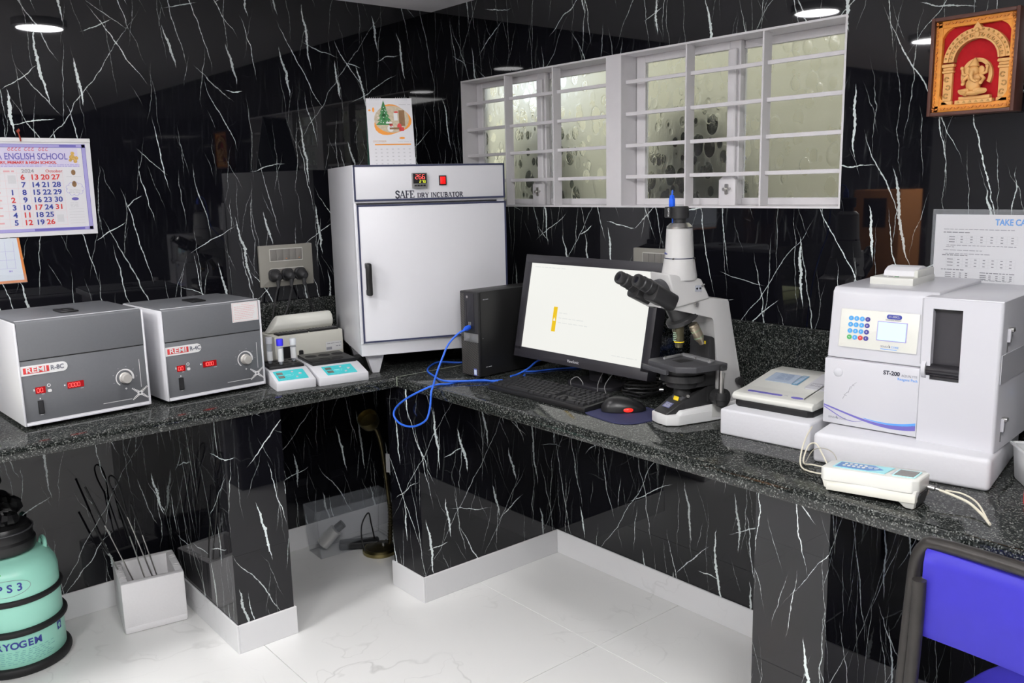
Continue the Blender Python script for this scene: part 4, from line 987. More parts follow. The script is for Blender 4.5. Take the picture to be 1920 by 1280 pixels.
# ------------------------------------------------------------------ keyboard
KB = ((-.5430, -1.0052, HC), -89.35); KW, KD = .4335, .141
t = thing('keyboard', 'black full-size computer keyboard lying in front of the monitor', 'keyboard', KB[0], KB[1])
b = B(); b.hexa([(0, 0, .001), (KW, 0, .001), (KW, KD, .001), (0, KD, .001), (0, .0015, .015), (KW, .0015, .015), (KW, KD, .024), (0, KD, .024)], .003); obj('case', b, mt['black'], t)
sl = math.atan2(.009, KD)
def kz(y): return .0152 + .009 * y / KD
Kq = [(0.010, [(1.25,)] * 3 + [(5.6,)] + [(1.25,)] * 3 + [(1,)] * 3), ]
def krow(y, x0, widths, h=.0155):
    x = x0
    for w in widths:
        ww = w * .0187
        if w > 0: 
            kb = B(); M = F((0, y, kz(y)), (1, 0, 0), (0, math.cos(sl), math.sin(sl)))
            xa, xb = x + .0010, x + ww - .0010
            kb.hexa([M @ Vector(p) for p in ((xa, 0, 0), (xb, 0, 0), (xb, h, 0), (xa, h, 0), (xa + .0022, .002, .0068), (xb - .0022, .002, .0068), (xb - .0022, h - .001, .0068), (xa + .0022, h - .001, .0068))])
            obj('key', kb, mt['black_matte'], t)
            x += ww
        else: x += -ww
G = -.35
rows = [[1.25, 1.25, 1.25, 5.4, 1.25, 1.25, 1.25, 1.2, G, 1, 1, 1, G, 2, 1, 1], [2.2] + [1] * 10 + [2.2, G, -1, 1, -1, G, 1, 1, 1, 1], [1.8] + [1] * 11 + [1.6, G, -3, G, 1, 1, 1, 1], [1.5] + [1] * 12 + [.9, G, 1, 1, 1, G, 1, 1, 1, 1], [1] * 13 + [1.4, G, 1, 1, 1, G, 1, 1, 1, 1], [1, -.9] + [1] * 4 + [-.4] + [1] * 4 + [-.4] + [1] * 4 + [G + .25, 1, 1, 1, G, 1, 1, 1, 1]]
for i, r_ in enumerate(rows): krow(.012 + i * .0190 + (.006 if i == 5 else 0), .010, r_)

# ------------------------------------------------------------------ mouse and pad
pad = thing('mouse_pad', 'thin dark blue mouse pad with wavy edge beside the keyboard', 'mouse pad', (-.4600, -1.5230, HC), -97)
b = B(); pts = []
for i in range(40):
    a = 2 * math.pi * i / 40; ca, sa = math.cos(a), math.sin(a)
    pts.append((.105 * abs(ca) ** .55 * (1 if ca > 0 else -1), .092 * abs(sa) ** .6 * (1 if sa > 0 else -1)))
obj('sheet', B().prism(TOP(-.003, 0, 0), pts, .003, 0, .0008), mt['mousepad'], pad)
t = thing('computer_mouse', 'black optical mouse glowing red, resting on the blue pad', 'mouse', (-.4430, -1.5000, HC + .003), -132)
rows_ = []
for i in range(13):
    y = -.063 + .126 * i / 12; q = 1 - abs(y / .0655) ** 2.4; w = .034 * q ** .5 * (1 - .10 * y / .06); h = .038 * q ** .55 * (1 - .22 * (y / .058)) 
    rows_.append([(w * math.cos(R(a)), y, .002 + max(.003, h) * math.sin(R(a)) ** .8) for a in range(0, 181, 15)])
b = B(); b.sheet(rows_)
vs = [v for v in b.bm.verts]
n = len(rows_[0])
bt_ = [vs[i * n] for i in range(13)] + [vs[i * n + n - 1] for i in range(12, -1, -1)]
b.bm.faces.new(bt_)
b.bm.faces.new([vs[k] for k in range(n)]); b.bm.faces.new([vs[12 * n + k] for k in range(n - 1, -1, -1)])
obj('shell', b, mt['black'], t, ang=60)
obj('wheel', B().cyl((-.003, .034, .0270), (.003, .034, .0270), .0085, n=16), mt['rubber'], t)
obj('glow_window', B().ball((.0300, .010, .0085), .007, .015, .0065), P('red_glow', (.6, 0, 0), .3, grain=.02, emit=(1, .03, .02), est=1.3), t)

# ------------------------------------------------------------------ cables
def cable(name, label, pts, r, m, cat='cable', smooth=6, group=None):
    o = obj(name, B().tube(pts, r, 8, smooth=smooth), m); return tag(o, label, cat, group)
Z = HC
t = thing('usb_cable', 'blue cable plugged into the computer front, looping below the worktop edge', 'cable', (0, 0, 0))
pl = local(*PC)
CA = [(-.486, -.832, .971), (-.490, -.835, .969), (-.520, -.825, .957), (-.550, -.808, .922), (-.580, -.814, .882), (-.600, -.817, .850), (-.630, -.839, .825), (-.655, -.862, .807), (-.672, -.874, .788), (-.676, -.869, .737), (-.678, -.844, .691), (-.680, -.773, .657), (-.680, -.697, .650), (-.680, -.655, .670), (-.680, -.668, .701), (-.678, -.728, .742), (-.670, -.812, .784), (-.640, -.856, .806), (-.600, -.866, .8035), (-.542, -.868, .8035), (-.492, -.914, .8035), (-.457, -.940, .8035), (-.410, -.965, .8035), (-.350, -.965, .8035)]
obj('cord', B().tube(CA, .0033, 8, smooth=6), mt['blue_cable'], t)
b = B(); b.turn((-.4745, -.825, .972), (-.505, -.838, .970), [(.0085, 0), (.0085, .6), (.0065, .75), (.004, 1), (0, 1)], 14); obj('plug', b, mt['blue_plug'], t)
cable('network_cable', 'blue cable curling on the worktop from under the incubator to the keyboard', [(-.30, -.640, .8035), (-.363, -.605, .8035), (-.405, -.545, .8035), (-.466, -.577, .8035), (-.528, -.646, .8035), (-.560, -.730, .8035), (-.598, -.838, .8100), (-.560, -.890, .8105), (-.500, -.930, .8100), (-.457, -.962, .8035), (-.385, -.978, .8035), (-.330, -.940, .8035)], .0033, mt['blue_cable'])
cable('network_cable', 'blue cable dropping behind the left end of the keyboard', [(-.258, -1.005, .860), (-.290, -.965, .850), (-.305, -.930, .820), (-.345, -.920, .8045), (-.38, -.925, .8035)], .0033, mt['blue_cable'])
cable('network_cable', 'blue cable lying on the worktop below the monitor', [(-.300, -.900, .8035), (-.262, -.925, .8035), (-.206, -.942, .8035), (-.161, -.963, .8035), (-.11, -.99, .8035)], .0030, mt['blue_cable'])
for pts, lab in (([(-.330, -1.168, .800 + .003), (-.334, -1.172, .822), (-.330, -1.196, .836), (-.330, -1.220, .822), (-.326, -1.218, .803)], 'thin grey wire loop standing up behind the keyboard'),
                 ([(-.33, -1.286, .803), (-.328, -1.288, .83), (-.322, -1.300, .860), (-.30, -1.31, .89)], 'left one of two thin grey wires rising to the monitor'),
                 ([(-.33, -1.322, .803), (-.33, -1.318, .826), (-.322, -1.338, .860), (-.30, -1.36, .89)], 'right one of two thin grey wires rising to the monitor')):
    cable('thin_wire', lab, pts, .0014, P('grey_wire', (.22, .22, .22), .3, grain=.05))
pts = []; rnd = random.Random(31)
for i in range(64):
    a = i * .42; rr = .058 + rnd.uniform(-.010, .012)
    pts.append((-.262 + rr * 1.0 * math.cos(a), -1.412 + rr * .92 * math.sin(a), .805 + .0100 * (i / 9.5) * .62 + rnd.uniform(0, .002)))
cable('coiled_cable', 'black cable wound in a coil behind the mouse pad', pts, .0032, mt['black'], 'cable', 3)

# ------------------------------------------------------------------ microscope
MIC = ((-.475, -1.663, HC), -102)
t = thing('microscope', 'white trinocular microscope with black eyepieces and a camera on top', 'microscope', MIC[0], MIC[1])
b = B()
b.prism(TOP(0, 0, .002), [(-.048, .020), (-.040, .002), (-.010, -.003), (.026, .000), (.045, .028), (.049, .12), (.052, .27), (-.052, .27), (-.049, .12), (-.048, .035)], .028, 0, .003)
b.hexa([(-.048, .03, .028), (.046, .03, .028), (.052, .27, .028), (-.052, .27, .028), (-.040, .040, .040), (.040, .040, .040), (.046, .26, .050), (-.046, .26, .050)], .004)
b.hexa([(-.047, .022, .028), (.045, .030, .028), (.045, .06, .028), (-.047, .06, .028), (-.039, .034, .036), (.037, .037, .036), (.039, .06, .041), (-.039, .06, .041)])
obj('base', b, mt['scope_white'], t)
for x, y in ((-.03, .04), (.03, .04), (-.035, .25), (.035, .25)): obj('foot', B().cyl((x, y, 0), (x, y, .003), .009), mt['rubber'], t)
# dark sloping nose with labels, lamp housing and field lens
nz = B(); nz.hexa([(-.036, .004, .0295), (.022, .002, .0295), (.034, .060, .0295), (-.038, .060, .0295), (-.033, .010, .036), (.020, .008, .036), (.030, .060, .066), (-.034, .060, .066)], .003)
nz.hexa([(-.034, .055, .03), (.031, .055, .03), (.038, .150, .03), (-.038, .150, .03), (-.034, .058, .064), (.030, .058, .064), (.036, .150, .105), (-.036, .150, .105)], .003)
ns = obj('lamp_housing', nz, mt['scope_black'], t)
def slope(x, f): return F((x, .009 + .050 * f, .0362 + .030 * f + .0004), (1, 0, 0), (0, .857, .514))
obj('rating_label', B().rect(slope(-.006, .42), 0, 0, .030, .020, .0006), P('dark_blue_label', (.10, .11, .22), .4, grain=.05), ns)
bl = B(); rnd = random.Random(12)
for i in range(4): bl.lines(slope(-.006, .42) @ Matrix.Translation((0, 0, .0006)), -.012, .012, .006 - i * .004, .0012, .0003, rnd, .006)
stuff(obj('label_print', bl, mt['ink_pale'], ns))
b = B(); b.hexa([(-.024, .052, .060), (.022, .052, .060), (.024, .10, .060), (-.026, .10, .060), (-.020, .060, .074), (.018, .060, .074), (.020, .095, .078), (-.022, .095, .078)], .004)
fl_ = obj('field_block', b, mt['scope_grey'], t)
obj('yellow_label', B().rect(F((.000, .0535, .0655), (1, 0, 0), (0, .35, .94)), 0, 0, .020, .011, .0012), mt['yellow'], fl_)
obj('field_lens', B().turn((-.001, .075, .074), (-.001, .075, .096), [(.024, 0), (.024, .5), (.020, 1), (0, 1)]), mt['scope_black'], t)
obj('adjust_screw', B().cyl((.020, .072, .072), (.034, .066, .076), .0045, n=12), mt['metal'], t)
# stand: column leaning forward, and arm
side = F((0, 0, 0), (0, 1, 0), (0, 0, 1))          # y,z plane, extruded along x
col = [(.158, .045), (.247, .040), (.236, .120), (.193, .322), (.188, .328), (.120, .3375), (-.030, .335), (-.030, .322), (.135, .286), (.1425, .278), (.1535, .165)]
b = B(); b.prism(side, col, .0445, -.0445, .004)
for v in b.bm.verts:
    if v.co.y < .05: v.co.x *= .80
obj('stand', b, mt['scope'], t)
b = B(); b.prism(side, [(.128, .052), (.156, .050), (.1525, .224), (.138, .232), (.130, .225)], .040, -.040, .003); fp = obj('front_cover', b, mt['scope_black'], t)
obj('yellow_mark', B().rect(FRONT(.022, .1325, .214), 0, 0, .008, .008, .0060), mt['yellow'], fp)
for sx_ in (1, -1):
    b = B(); b.turn((sx_ * .044, .226, .102), (sx_ * .062, .226, .102), [(.0075, 0), (.0075, .4), (.0115, .5), (.0115, .95), (0, 1)]); obj('lock_knob', b, mt['scope_black'], t)
    b = B(); b.turn((sx_ * .044, .150, .068), (sx_ * .082, .150, .068), [(.020, 0), (.020, .5), (.026, .55), (.026, .85), (.014, .9), (.014, 1), (0, 1)]); obj('focus_knob', b, mt['scope_black'], t)
# head: trapezoid prism body, trinocular tube, camera
b = B(); b.hexa([(-.050, .010, .322), (.050, .012, .3205), (.048, .125, .335), (-.048, .125, .335), (-.040, -.008, .410), (.038, -.006, .407), (.039, .102, .388), (-.039, .102, .388)], .005, 3)
hd = obj('head', b, mt['scope'], t)
bt2 = B(); bt2.rect(SIDE(.0455, .085, .365), 0, 0, .020, .016, .002, .002); obj('head_scale', bt2, P('scale_plate', (.38, .40, .46), .4, grain=.03), hd)
for dy in (-.006, .005): obj('head_screw', B().cyl((.046, .085 + dy, .365), (.0495, .085 + dy, .365), .0026, n=10), mt['black'], hd)
obj('slide_rod', B().cyl((.046, .092, .370), (.0475, .104, .3745), .0022, n=8), mt['metal'], hd)
b = B(); b.turn((.046, .075, .324), (.056, .075, .324), [(.0045, 0), (.006, .3), (.006, 1), (0, 1)], 14); obj('clamp_screw', b, mt['metal'], t)
tb = obj('photo_tube', B().lathe([(.047, .388), (.0465, .398), (.0395, .442), (.0380, .4425), (.0385, .4445), (.0378, .447), (.0340, .520), (.0, .520)], Matrix.Translation((.001, .0575, 0)), 40), mt['scope'], t)
obj('tube_joint', B().lathe([(.0387, .4425), (.0392, .4432), (.0392, .4440), (.0387, .4447)], Matrix.Translation((.001, .0575, 0)), 40), mt['navy'], tb)
for a in (-60, 30): obj('set_screw', B().cyl((.001 + .0380 * math.cos(R(a)), .0575 + .0380 * math.sin(R(a)), .4435), (.001 + .044 * math.cos(R(a)), .0575 + .044 * math.sin(R(a)), .4435), .0022, n=8), mt['black'], tb)
txt('Nikon', .0075, F((-.0095, .0222, .456), (.957, -.29, 0), (0, .04, 1)), mt['blue_ink'], tb)
obj('c_mount', B().lathe([(.0335, .520), (.0335, .525), (.024, .534), (.018, .534)], Matrix.Translation((.001, .0575, 0)), 36), mt['metal'], t)
b = B(); b.lathe([(.018, .532), (.0165, .534), (.0165, .546), (.022, .546), (.0235, .549), (.0235, .574), (.021, .577), (0, .577)], Matrix.Translation((.001, .0575, 0)), 32)
cm = obj('camera', b, mt['scope_black'], t)
obj('camera_block', B().box(-.027, -.003, .028, .056, .548, .576, .003), mt['scope_black'], cm)
txt('OPTIX', .0080, F((-.008, .0278, .562), (0, 0, -1), (1, 0, 0)), mt['white_ink'], cm, sx=1.0)
b = B(); b.box(-.020, -.004, .037, .047, .576, .597, .002); b.hexa([(-.018, .038, .597), (-.006, .038, .597), (-.006, .046, .597), (-.018, .046, .597), (-.016, .039, .606), (-.008, .039, .606), (-.008, .045, .606), (-.016, .045, .606)])
obj('camera_plug', b, mt['blue_plug'], cm)
obj('camera_cable', B().tube([(-.012, .042, .604), (-.014, .045, .613), (-.026, .054, .616), (-.042, .066, .600), (-.049, .074, .54), (-.054, .082, .46), (-.058, .130, .40), (-.056, .190, .33), (-.056, .222, .24), (-.058, .240, .14), (-.060, .270, .03), (-.05, .300, .004)], .0021, 8, smooth=6), mt['blue_cable'], cm)
# binocular head
for sx_, ey in ((-1, (-.033, -.113, .4030)), (1, (.031, -.104, .4005))):
    e = Vector(ey); d = Vector((0 - sx_ * .003, .098, -.050)).normalized()
    b = B(); b.turn(e, e + d * .150, [(.0085, .035), (.0100, .0), (.0150, 0), (.0170, .025), (.0172, .08), (.0155, .12), (.0182, .14), (.0182, .26), (.0195, .27), (.0195, .38), (.0180, .39), (.0180, .80), (.016, .98), (0, 1)], 28)
    ep = obj('eyepiece', b, mt['scope_black'], t)
    obj('eye_lens', B().turn(e + d * .0035, e + d * .006, [(.0088, 0), (.0088, 1), (0, 1)], 20), mt['lens'], ep)
    c0 = e + d * .055 + Vector((0, 0, -.010))
    b = B(); q = d.to_track_quat('Z', 'Y').to_matrix().to_4x4(); q.translation = c0
    b.rect(q, 0, 0, .050, .046, .075, .014, 0, .005); obj('prism_box', b, mt['scope_black'], ep)
b = B(); b.turn((0, -.022, .362), (0, .020, .350), [(.030, 0), (.036, .3), (.036, 1), (0, 1)], 28); obj('head_pivot', b, mt['scope_grey'], t)
# nosepiece and objectives
ax0, ax1 = Vector((0, .062, .322)), Vector((.004, .064, .272))
ax0 = Vector((.000, .045, .325)); ax1 = Vector((.004, .070, .276))
b = B(); b.turn(ax0, ax1, [(.030, 0), (.030, .72), (.043, .76), (.044, .80), (.044, .96), (.036, 1), (0, 1)], 36); np_ = obj('nosepiece', b, mt['scope_black'], t)
obj('nosepiece_rail', B().cyl((-.020, .028, .322), (-.030, .046, .290), .0022, n=8), mt['metal'], np_)
def objective(p, d, L, label, gold=False):
    p, d = Vector(p), Vector(d).normalized()
    b = B(); b.turn(p, p + d * L, [(.0125, 0), (.0125, .10), (.0135, .11), (.0135, .66), (.0120, .74), (.0085, .86), (.0065, 1), (0, 1)] if gold else [(.0125, 0), (.0125, .10), (.0132, .12), (.0132, .72), (.0115, .76), (.0095, .98), (.0075, 1), (0, 1)], 24)
    o = obj('objective', b, mt['obj_metal'] if gold else P('objective_olive', (.10, .09, .055), .3, metal=.6, grain=.05), t)
    o['label'] = label
    return o, p, d
o1, p_, d_ = objective((.010, .052, .268), (0, .02, -1), .062, 'dark objective pointing straight down at the stage')
b = B(); b.turn(p_ + d_ * .0445, p_ + d_ * .0475, [(.0134, 0), (.0134, 1)], 24); obj('yellow_band', b, mt['yellow'], o1)
rnd = random.Random(14); bl = B()
for i in range(5):
    Mo = F((.010, .0385, .247 - i * .0050), (1, 0, 0), (0, 0, 1)); bl.lines(Mo, -.007, .008, 0, .0022, .0004, rnd, .006)
stuff(obj('objective_print', bl, P('pale_green_ink', (.42, .58, .42), .5, grain=.02), o1))
o2, p_, d_ = objective((.034, .078, .270), (.12, .50, -1), .062, 'brassy objective tilted away to the right', True)
for f in (.30, .62):
    b = B(); b.turn(p_ + d_ * .062 * f, p_ + d_ * (.062 * f + .0015), [(.0138, 0), (.0138, 1)], 24); obj('green_band', b, P('green_band', (.25, .42, .25), .4, grain=.02), o2)
objective((-.030, .076, .270), (-.5, .45, -1), .050, 'objective on the far side of the nosepiece')
# mechanical stage, specimen holder, condenser and coaxial drive
b = B(); b.prism(TOP(0, 0, .150), [(-.074, .020), (-.060, .004), (.060, .004), (.092, .045), (.092, .150), (-.074, .150)], .017, 0, .003)
st = obj('stage', b, mt['scope_grey'], t)
obj('stage_aperture', B().prism(TOP(0, 0, .1668), [(-.014, .050), (.020, .048), (.022, .092), (-.012, .094)], .0006), mt['black'], st)
obj('stage_rail', B().box(-.074, .030, -.006, .005, .140, .154, .003), mt['scope_grey'], st)
obj('rail_end', B().box(-.082, -.072, -.004, .006, .146, .154, .002), mt['scope_black'], st)
obj('stage_lock', B().box(.088, .103, .120, .138, .150, .163, .002), mt['scope_black'], st)
b = B(); b.prism(TOP(0, 0, .1672), [(-.056, .112), (.058, .112), (.066, .104), (.072, .108), (.066, .128), (-.040, .130), (-.060, .124)], .006, 0, .0015)
b.prism(TOP(0, 0, .1672), [(-.060, .112), (-.048, .116), (-.040, .060), (-.034, .040), (-.042, .040), (-.052, .062)], .005, 0, .001)
ho = obj('slide_holder', b, P('holder_grey', (.25, .25, .255), .35, grain=.05), st)
for x, y in ((-.038, .045), (.020, .100), (.066, .110)): obj('holder_screw', B().cyl((x, y, .172), (x, y, .1755), .0028, n=10), mt['metal'], ho)
b = B(); b.turn((0, .075, .151), (0, .075, .098), [(.052, 0), (.052, .30), (.060, .34), (.060, .66), (.048, .70), (.044, 1), (0, 1)], 32); cn = obj('condenser', b, mt['scope_black'], t)
obj('condenser_arm', B().box(-.035, .045, .085, .150, .098, .150, .004), mt['scope_black'], cn)
for x, y, z in ((-.047, .045, .112), (-.034, .036, .085)): obj('centring_screw', B().cyl((x, y, z), (x - .006, y - .009, z), .0040, n=10), mt['metal'], cn)
obj('aperture_lever', B().cyl((-.004, .026, .112), (-.004, .012, .110), .0028, n=8), mt['metal'], cn)
b = B(); b.cyl((.080, .140, .150), (.080, .140, .060), .0068, n=16); rd = obj('drive_rod', b, mt['metal'], t)
b = B(); b.turn((.080, .140, .086), (.080, .140, .050), [(.015, 0), (.0155, .08), (.0155, .55), (.013, .6), (.013, .98), (0, 1)], 24); obj('drive_knob', b, mt['scope_black'], rd)
obj('tape', B().hexa([(.0495, .135, .012), (.0505, .135, .012), (.0525, .170, .012), (.0515, .170, .012), (.0475, .138, .046), (.0485, .138, .046), (.0500, .172, .048), (.0490, .172, .048)]), P('grey_tape', (.48, .48, .46), .3, grain=.03), t)

# ------------------------------------------------------------------ foam blocks
t = tag(obj('foam_block', B().box(0, .243, 0, .330, 0, .068, .006, 3), mt['foam']), 'white foam slab under the small printing analyser', 'foam block')
t.location = (-.4342, -1.8259, HC); t.rotation_euler = (0, 0, R(-84.3))
FO2 = ((-.4700, -2.1110, HC), -78.4)
t = tag(obj('foam_block', B().box(0, .364, 0, .335, 0, .070, .010, 3), mt['foam']), 'longer white foam slab under the big white analyser', 'foam block')
t.location = FO2[0]; t.rotation_euler = (0, 0, R(FO2[1]))

# small analyser with printer
DV = ((-.4342 + .048, -1.8259 - .006, HC + .068), -84.3)
t = thing('urine_analyser', 'low white and black analyser with small screen and paper strip, on the shorter foam slab', 'analyser', DV[0], DV[1])
W, D = .212, .262
obj('base', B().prism(TOP(0, 0, 0), [(.012, 0), (W - .012, 0), (W, .012), (W, D), (0, D), (0, .012)], .018, 0, .002), mt['black'], t)
pts = [(0.0, .017), (-.004, .024), (-.004, .030), (.006, .036), (.075, .040), (.205, .060), (D, .060), (D, .017)]
b = B(); b.prism(F((-.003, 0, 0), (0, 1, 0), (0, 0, 1)), pts, W + .006, 0, .005, 3); up = obj('cover', b, mt['ivory'], t)
an = math.atan2(.020, .130); Mt = F((0, .075, .0405), (1, 0, 0), (0, math.cos(an), math.sin(an)))
dp = obj('display', B().rect(Mt, .058, .080, .074, .064, .0012, .002), mt['lcd_blue'], t)
Mt2 = Mt @ Matrix.Translation((0, 0, .0012)); b = B(); rnd = random.Random(41)
for i in range(5): b.lines(Mt2, .040, .080, .105 - i * .009, .0035, .0003, rnd, .02)
stuff(obj('display_print', b, P('lcd_ink', (.18, .24, .34), .5, grain=.02), dp))
b = B(); kp = None
kp = obj('keypad', B().rect(Mt, .1060, .080, .017, .070, .0010, .001), P('teal_blue', (.10, .25, .38), .4, grain=.04), t)
for i in range(7): obj('key', B().rect(Mt2, .1060, .053 + i * .0090, .010, .006, .0006), mt['lcd_blue'], kp)
Mf = TOP(0, 0, .0375)
vs_ = obj('violet_strip', B().rect(F((0, .020, .0372), (1, 0, 0), (0, .997, .07)), .072, .010, .094, .010, .0010, .003), mt['violet_ink'], t)
b = B(); b.disc(F((0, .020, .0372), (1, 0, 0), (0, .997, .07)), .160, .008, .016, .0012, 20, 0, .0065); obj('button', b, mt['violet_ink'], t)
obj('indicator', B().disc(F((0, .020, .0372), (1, 0, 0), (0, .997, .07)), .128, .013, .006, .0010, 14, 0, .003), P('pale_grey_label', (.5, .5, .5), .5, grain=.02), t)
pr_ = obj('printer_hatch', B().rect(Mt, .170, .085, .060, .110, .0030, .004), mt['white_plastic'], t)
obj('paper_strip', B().hexa([(.148, .130, .0515), (.198, .130, .0515), (.198, .235, .0640), (.148, .235, .0640), (.148, .130, .0522), (.198, .130, .0522), (.198, .235, .0648), (.148, .235, .0648)]), mt['paper'], pr_)
b = B(); rnd = random.Random(42)
Mt3 = Mt @ Matrix.Translation((0, 0, .0030))
for i in range(4): b.lines(Mt3, .146, .180, .050 + i * .006, .0035, .0003, rnd, .01)
stuff(obj('printer_print', b, mt['ink_grey'], pr_))
obj('tear_bar', B().cyl((.182, .020, .040), (.196, .110, .062), .0016, n=8), mt['metal'], t)

# clear bluish sheet lying behind the microscope
t = tag(obj('plastic_folder', B().box(0, .10, 0, .14, 0, .004, .001).box(.004, .104, .004, .13, .004, .007, .001), P('blue_film', (.42, .50, .66), .15, grain=.03)), 'pale blue plastic folder lying flat behind the microscope', 'folder')
t.location = (-.165, -1.735, HC); t.rotation_euler = (0, 0, R(-92))

# ------------------------------------------------------------------ big white analyser
AN = ((-.3770, -2.0800, HC + .070), -84)
t = thing('electrolyte_analyser', 'tall white analyser with keypad, lit screen and dark slot, on the longer foam slab', 'analyser', AN[0], AN[1])
W1, Wm, H1, HM, D = .216, .373, .322, .314, .312
b = B(); b.prism(F((0, 0, 0), (0, 1, 0), (0, 0, 1)), [(.006, 0), (.006, .158), (D, .158), (D, 0)], W1, .0, .002); b.box(0.0, W1, .05, D, .156, .1585)
obj('lower_body', b, mt['white_plastic'], t)
b = B(); b.prism(F((0, 0, 0), (0, 1, 0), (0, 0, 1)), [(.004, .159), (.022, H1 - .010), (.032, H1), (D, H1 + .004), (D, .159)], W1 + .02, .002, .004, 3)
obj('upper_body', b, mt['white_plastic'], t)
dr = obj('reagent_door', B().box(.001, W1 - .001, -.004, .006, .003, .1575, .002), mt['white_plastic'], t)
M = FRONT(0, -.004, 0)
obj('finger_knob', B().turn((.034, -.004, .1265), (.034, -.0065, .1265), [(.0105, 0), (.0105, .4), (.008, 1), (0, 1)], 24), mt['white_plastic'], dr)
txt('ST-200', .0125, FRONT(.155, -.004, .1395), mt['ink'], dr, bold=.0004); txt('AQUALYTE', .0075, FRONT(.1935, -.004, .1375), mt['ink_grey'], dr, sx=.9)
txt('Reagent Pack', .0085, FRONT(.190, -.004, .1290), mt['sky_ink'], dr, sx=.95)
def wave(y0, th, m, name, x0=.003, x1=.212):
    b = B(); N = 26; up_ = []; lo = []
    for i in range(N + 1):
        f = i / N; x = x0 + (x1 - x0) * f; y = y0(f); up_.append((x, y + th(f) / 2)); lo.append((x, y - th(f) / 2))
    for i in range(N): b.prism(M, [lo[i], lo[i + 1], up_[i + 1], up_[i]], .0005)
    obj(name, b, m, dr, flat=True)
base_ = lambda f: .0455 - .052 * f + .024 * f * f + .006 * f ** 4 - .010 * math.sin(f * math.pi) * f
wave(lambda f: base_(f), lambda f: .0034 + .0085 * f * f, mt['violet_ink'], 'dark_wave')
wave(lambda f: base_(f) - .0042 * (1 - f), lambda f: .0022 * (1 - f) + .0004, mt['violet_ink'], 'thin_wave', .003, .10)
wave(lambda f: base_(.45 + .55 * f) + .0045 + .0035 * f, lambda f: .0012 + .0050 * f, mt['sky_ink'], 'light_wave', .097, .212)
def brand(M_, x, y, s, par, m1, m2):
    txt('SENSA', s, M_ @ Matrix.Translation((x - s * 1.75, y, 0)), m1, par, sx=1.05); txt('CORE', s, M_ @ Matrix.Translation((x + s * 1.85, y, 0)), m2, par, sx=1.05)
    b = B(); b.prism(M_, [(x - s * .1, y - s * .2), (x + s * .25, y - s * .3), (x + s * .05, y + s * .2), (x - s * .35, y + s * .9)], .0004); obj('brand_mark', b, mt['ink'], par)
brand(M, .036, .0175, .0065, dr, mt['ink_grey'], mt['ink_grey'])
b = B()
for i, (x, y, w, a) in enumerate(((.050, .070, .012, 58), (.056, .080, .010, 40), (.062, .089, .016, 75), (.068, .097, .012, 60), (.074, .104, .011, 42), (.053, .075, .007, -20), (.071, .100, .006, -25))):   # date in pen
    c_, s_ = math.cos(R(a)) * w / 2, math.sin(R(a)) * w / 2; b.tube([M @ Vector((x - c_, y - s_, .0003)), M @ Vector((x + c_ * .2, y + s_ * .5, .0003)), M @ Vector((x + c_, y + s_, .0003))], .0004, 5)
stuff(obj('pen_mark', b, mt['ink_grey'], dr))
# sloping control panel
v = Vector((0, .018, .153)).normalized(); Mp = F((0, .004, .159), (1, 0, 0), v)
pn = obj('control_panel', B().rect(Mp, .1145, .0715, .176, .089, .0022, .003, -.004, .0008), P('panel_ivory', (.62, .62, .57), .35, grain=.02), t)
b = B()
Mq = Mp @ Matrix.Translation((0, 0, .0022))
for cx, cz, w, h in ((.1145, .1155, .176, .0010), (.1145, .0275, .176, .0010), (.0270, .0715, .0010, .088), (.2020, .0715, .0010, .088)): b.rect(Mq, cx, cz, w, h, .0004)
obj('panel_line', b, mt['ink_pale'], pn)
kb_, kv = P('key_blue', (.07, .32, .66), .35, grain=.03), P('key_navy', (.05, .045, .26), .35, grain=.03)
for r_ in range(4):
    for c_ in range(4):
        m = kv if c_ == 3 else kb_
        if r_ == 3 and c_ == 0: m = P('key_green', (.06, .36, .10), .35, grain=.03)
        if r_ == 3 and c_ == 2: m = P('key_red', (.55, .05, .05), .35, grain=.03)
        k_ = obj('key', B().disc(Mq, .0520 + c_ * .0127 - r_ * .0002, .0945 - r_ * .0145, .0054, .0016, 18), m, pn)
        txt(('123', '456', '789', 'N0Y')[r_][c_] if c_ < 3 else ('UDBE')[r_], .0052, Mq @ Matrix.Translation((.0520 + c_ * .0127 - r_ * .0002, .0945 - r_ * .0145, .0016)), mt['white_ink'], k_, ext=.0001)
sb = obj('screen_rim', B().rect(Mq, .1455, .0715, .0655, .0440, .0012, .001), P('rim_violet', (.36, .33, .60), .3, grain=.02), pn)
obj('lit_screen', B().rect(Mq @ Matrix.Translation((0, 0, .0012)), .1455, .0715, .0610, .0395, .0004), mt['lcd_lit'], sb)
bg_ = obj('model_badge', B().rect(Mq, .1480, .1045, .033, .0100, .0008, .0048), mt['blue_ink'], pn)
txt('ST-200CL', .0060, Mq @ Matrix.Translation((.1480, .1045, .0008)), mt['ink_pale'], bg_, sx=1.0)
txt('Electrolyte Analyzer', .0042, Mq @ Matrix.Translation((.1470, .0975, 0)), mt['ink_grey'], pn)
brand(Mq, .1435, .0370, .0062, pn, mt['ink_grey'], mt['sky_ink'])
b = B(); b.rect(Mq, .142, .0315, .036, .0014, .0004); obj('brand_rule', b, mt['sky_ink'], pn)
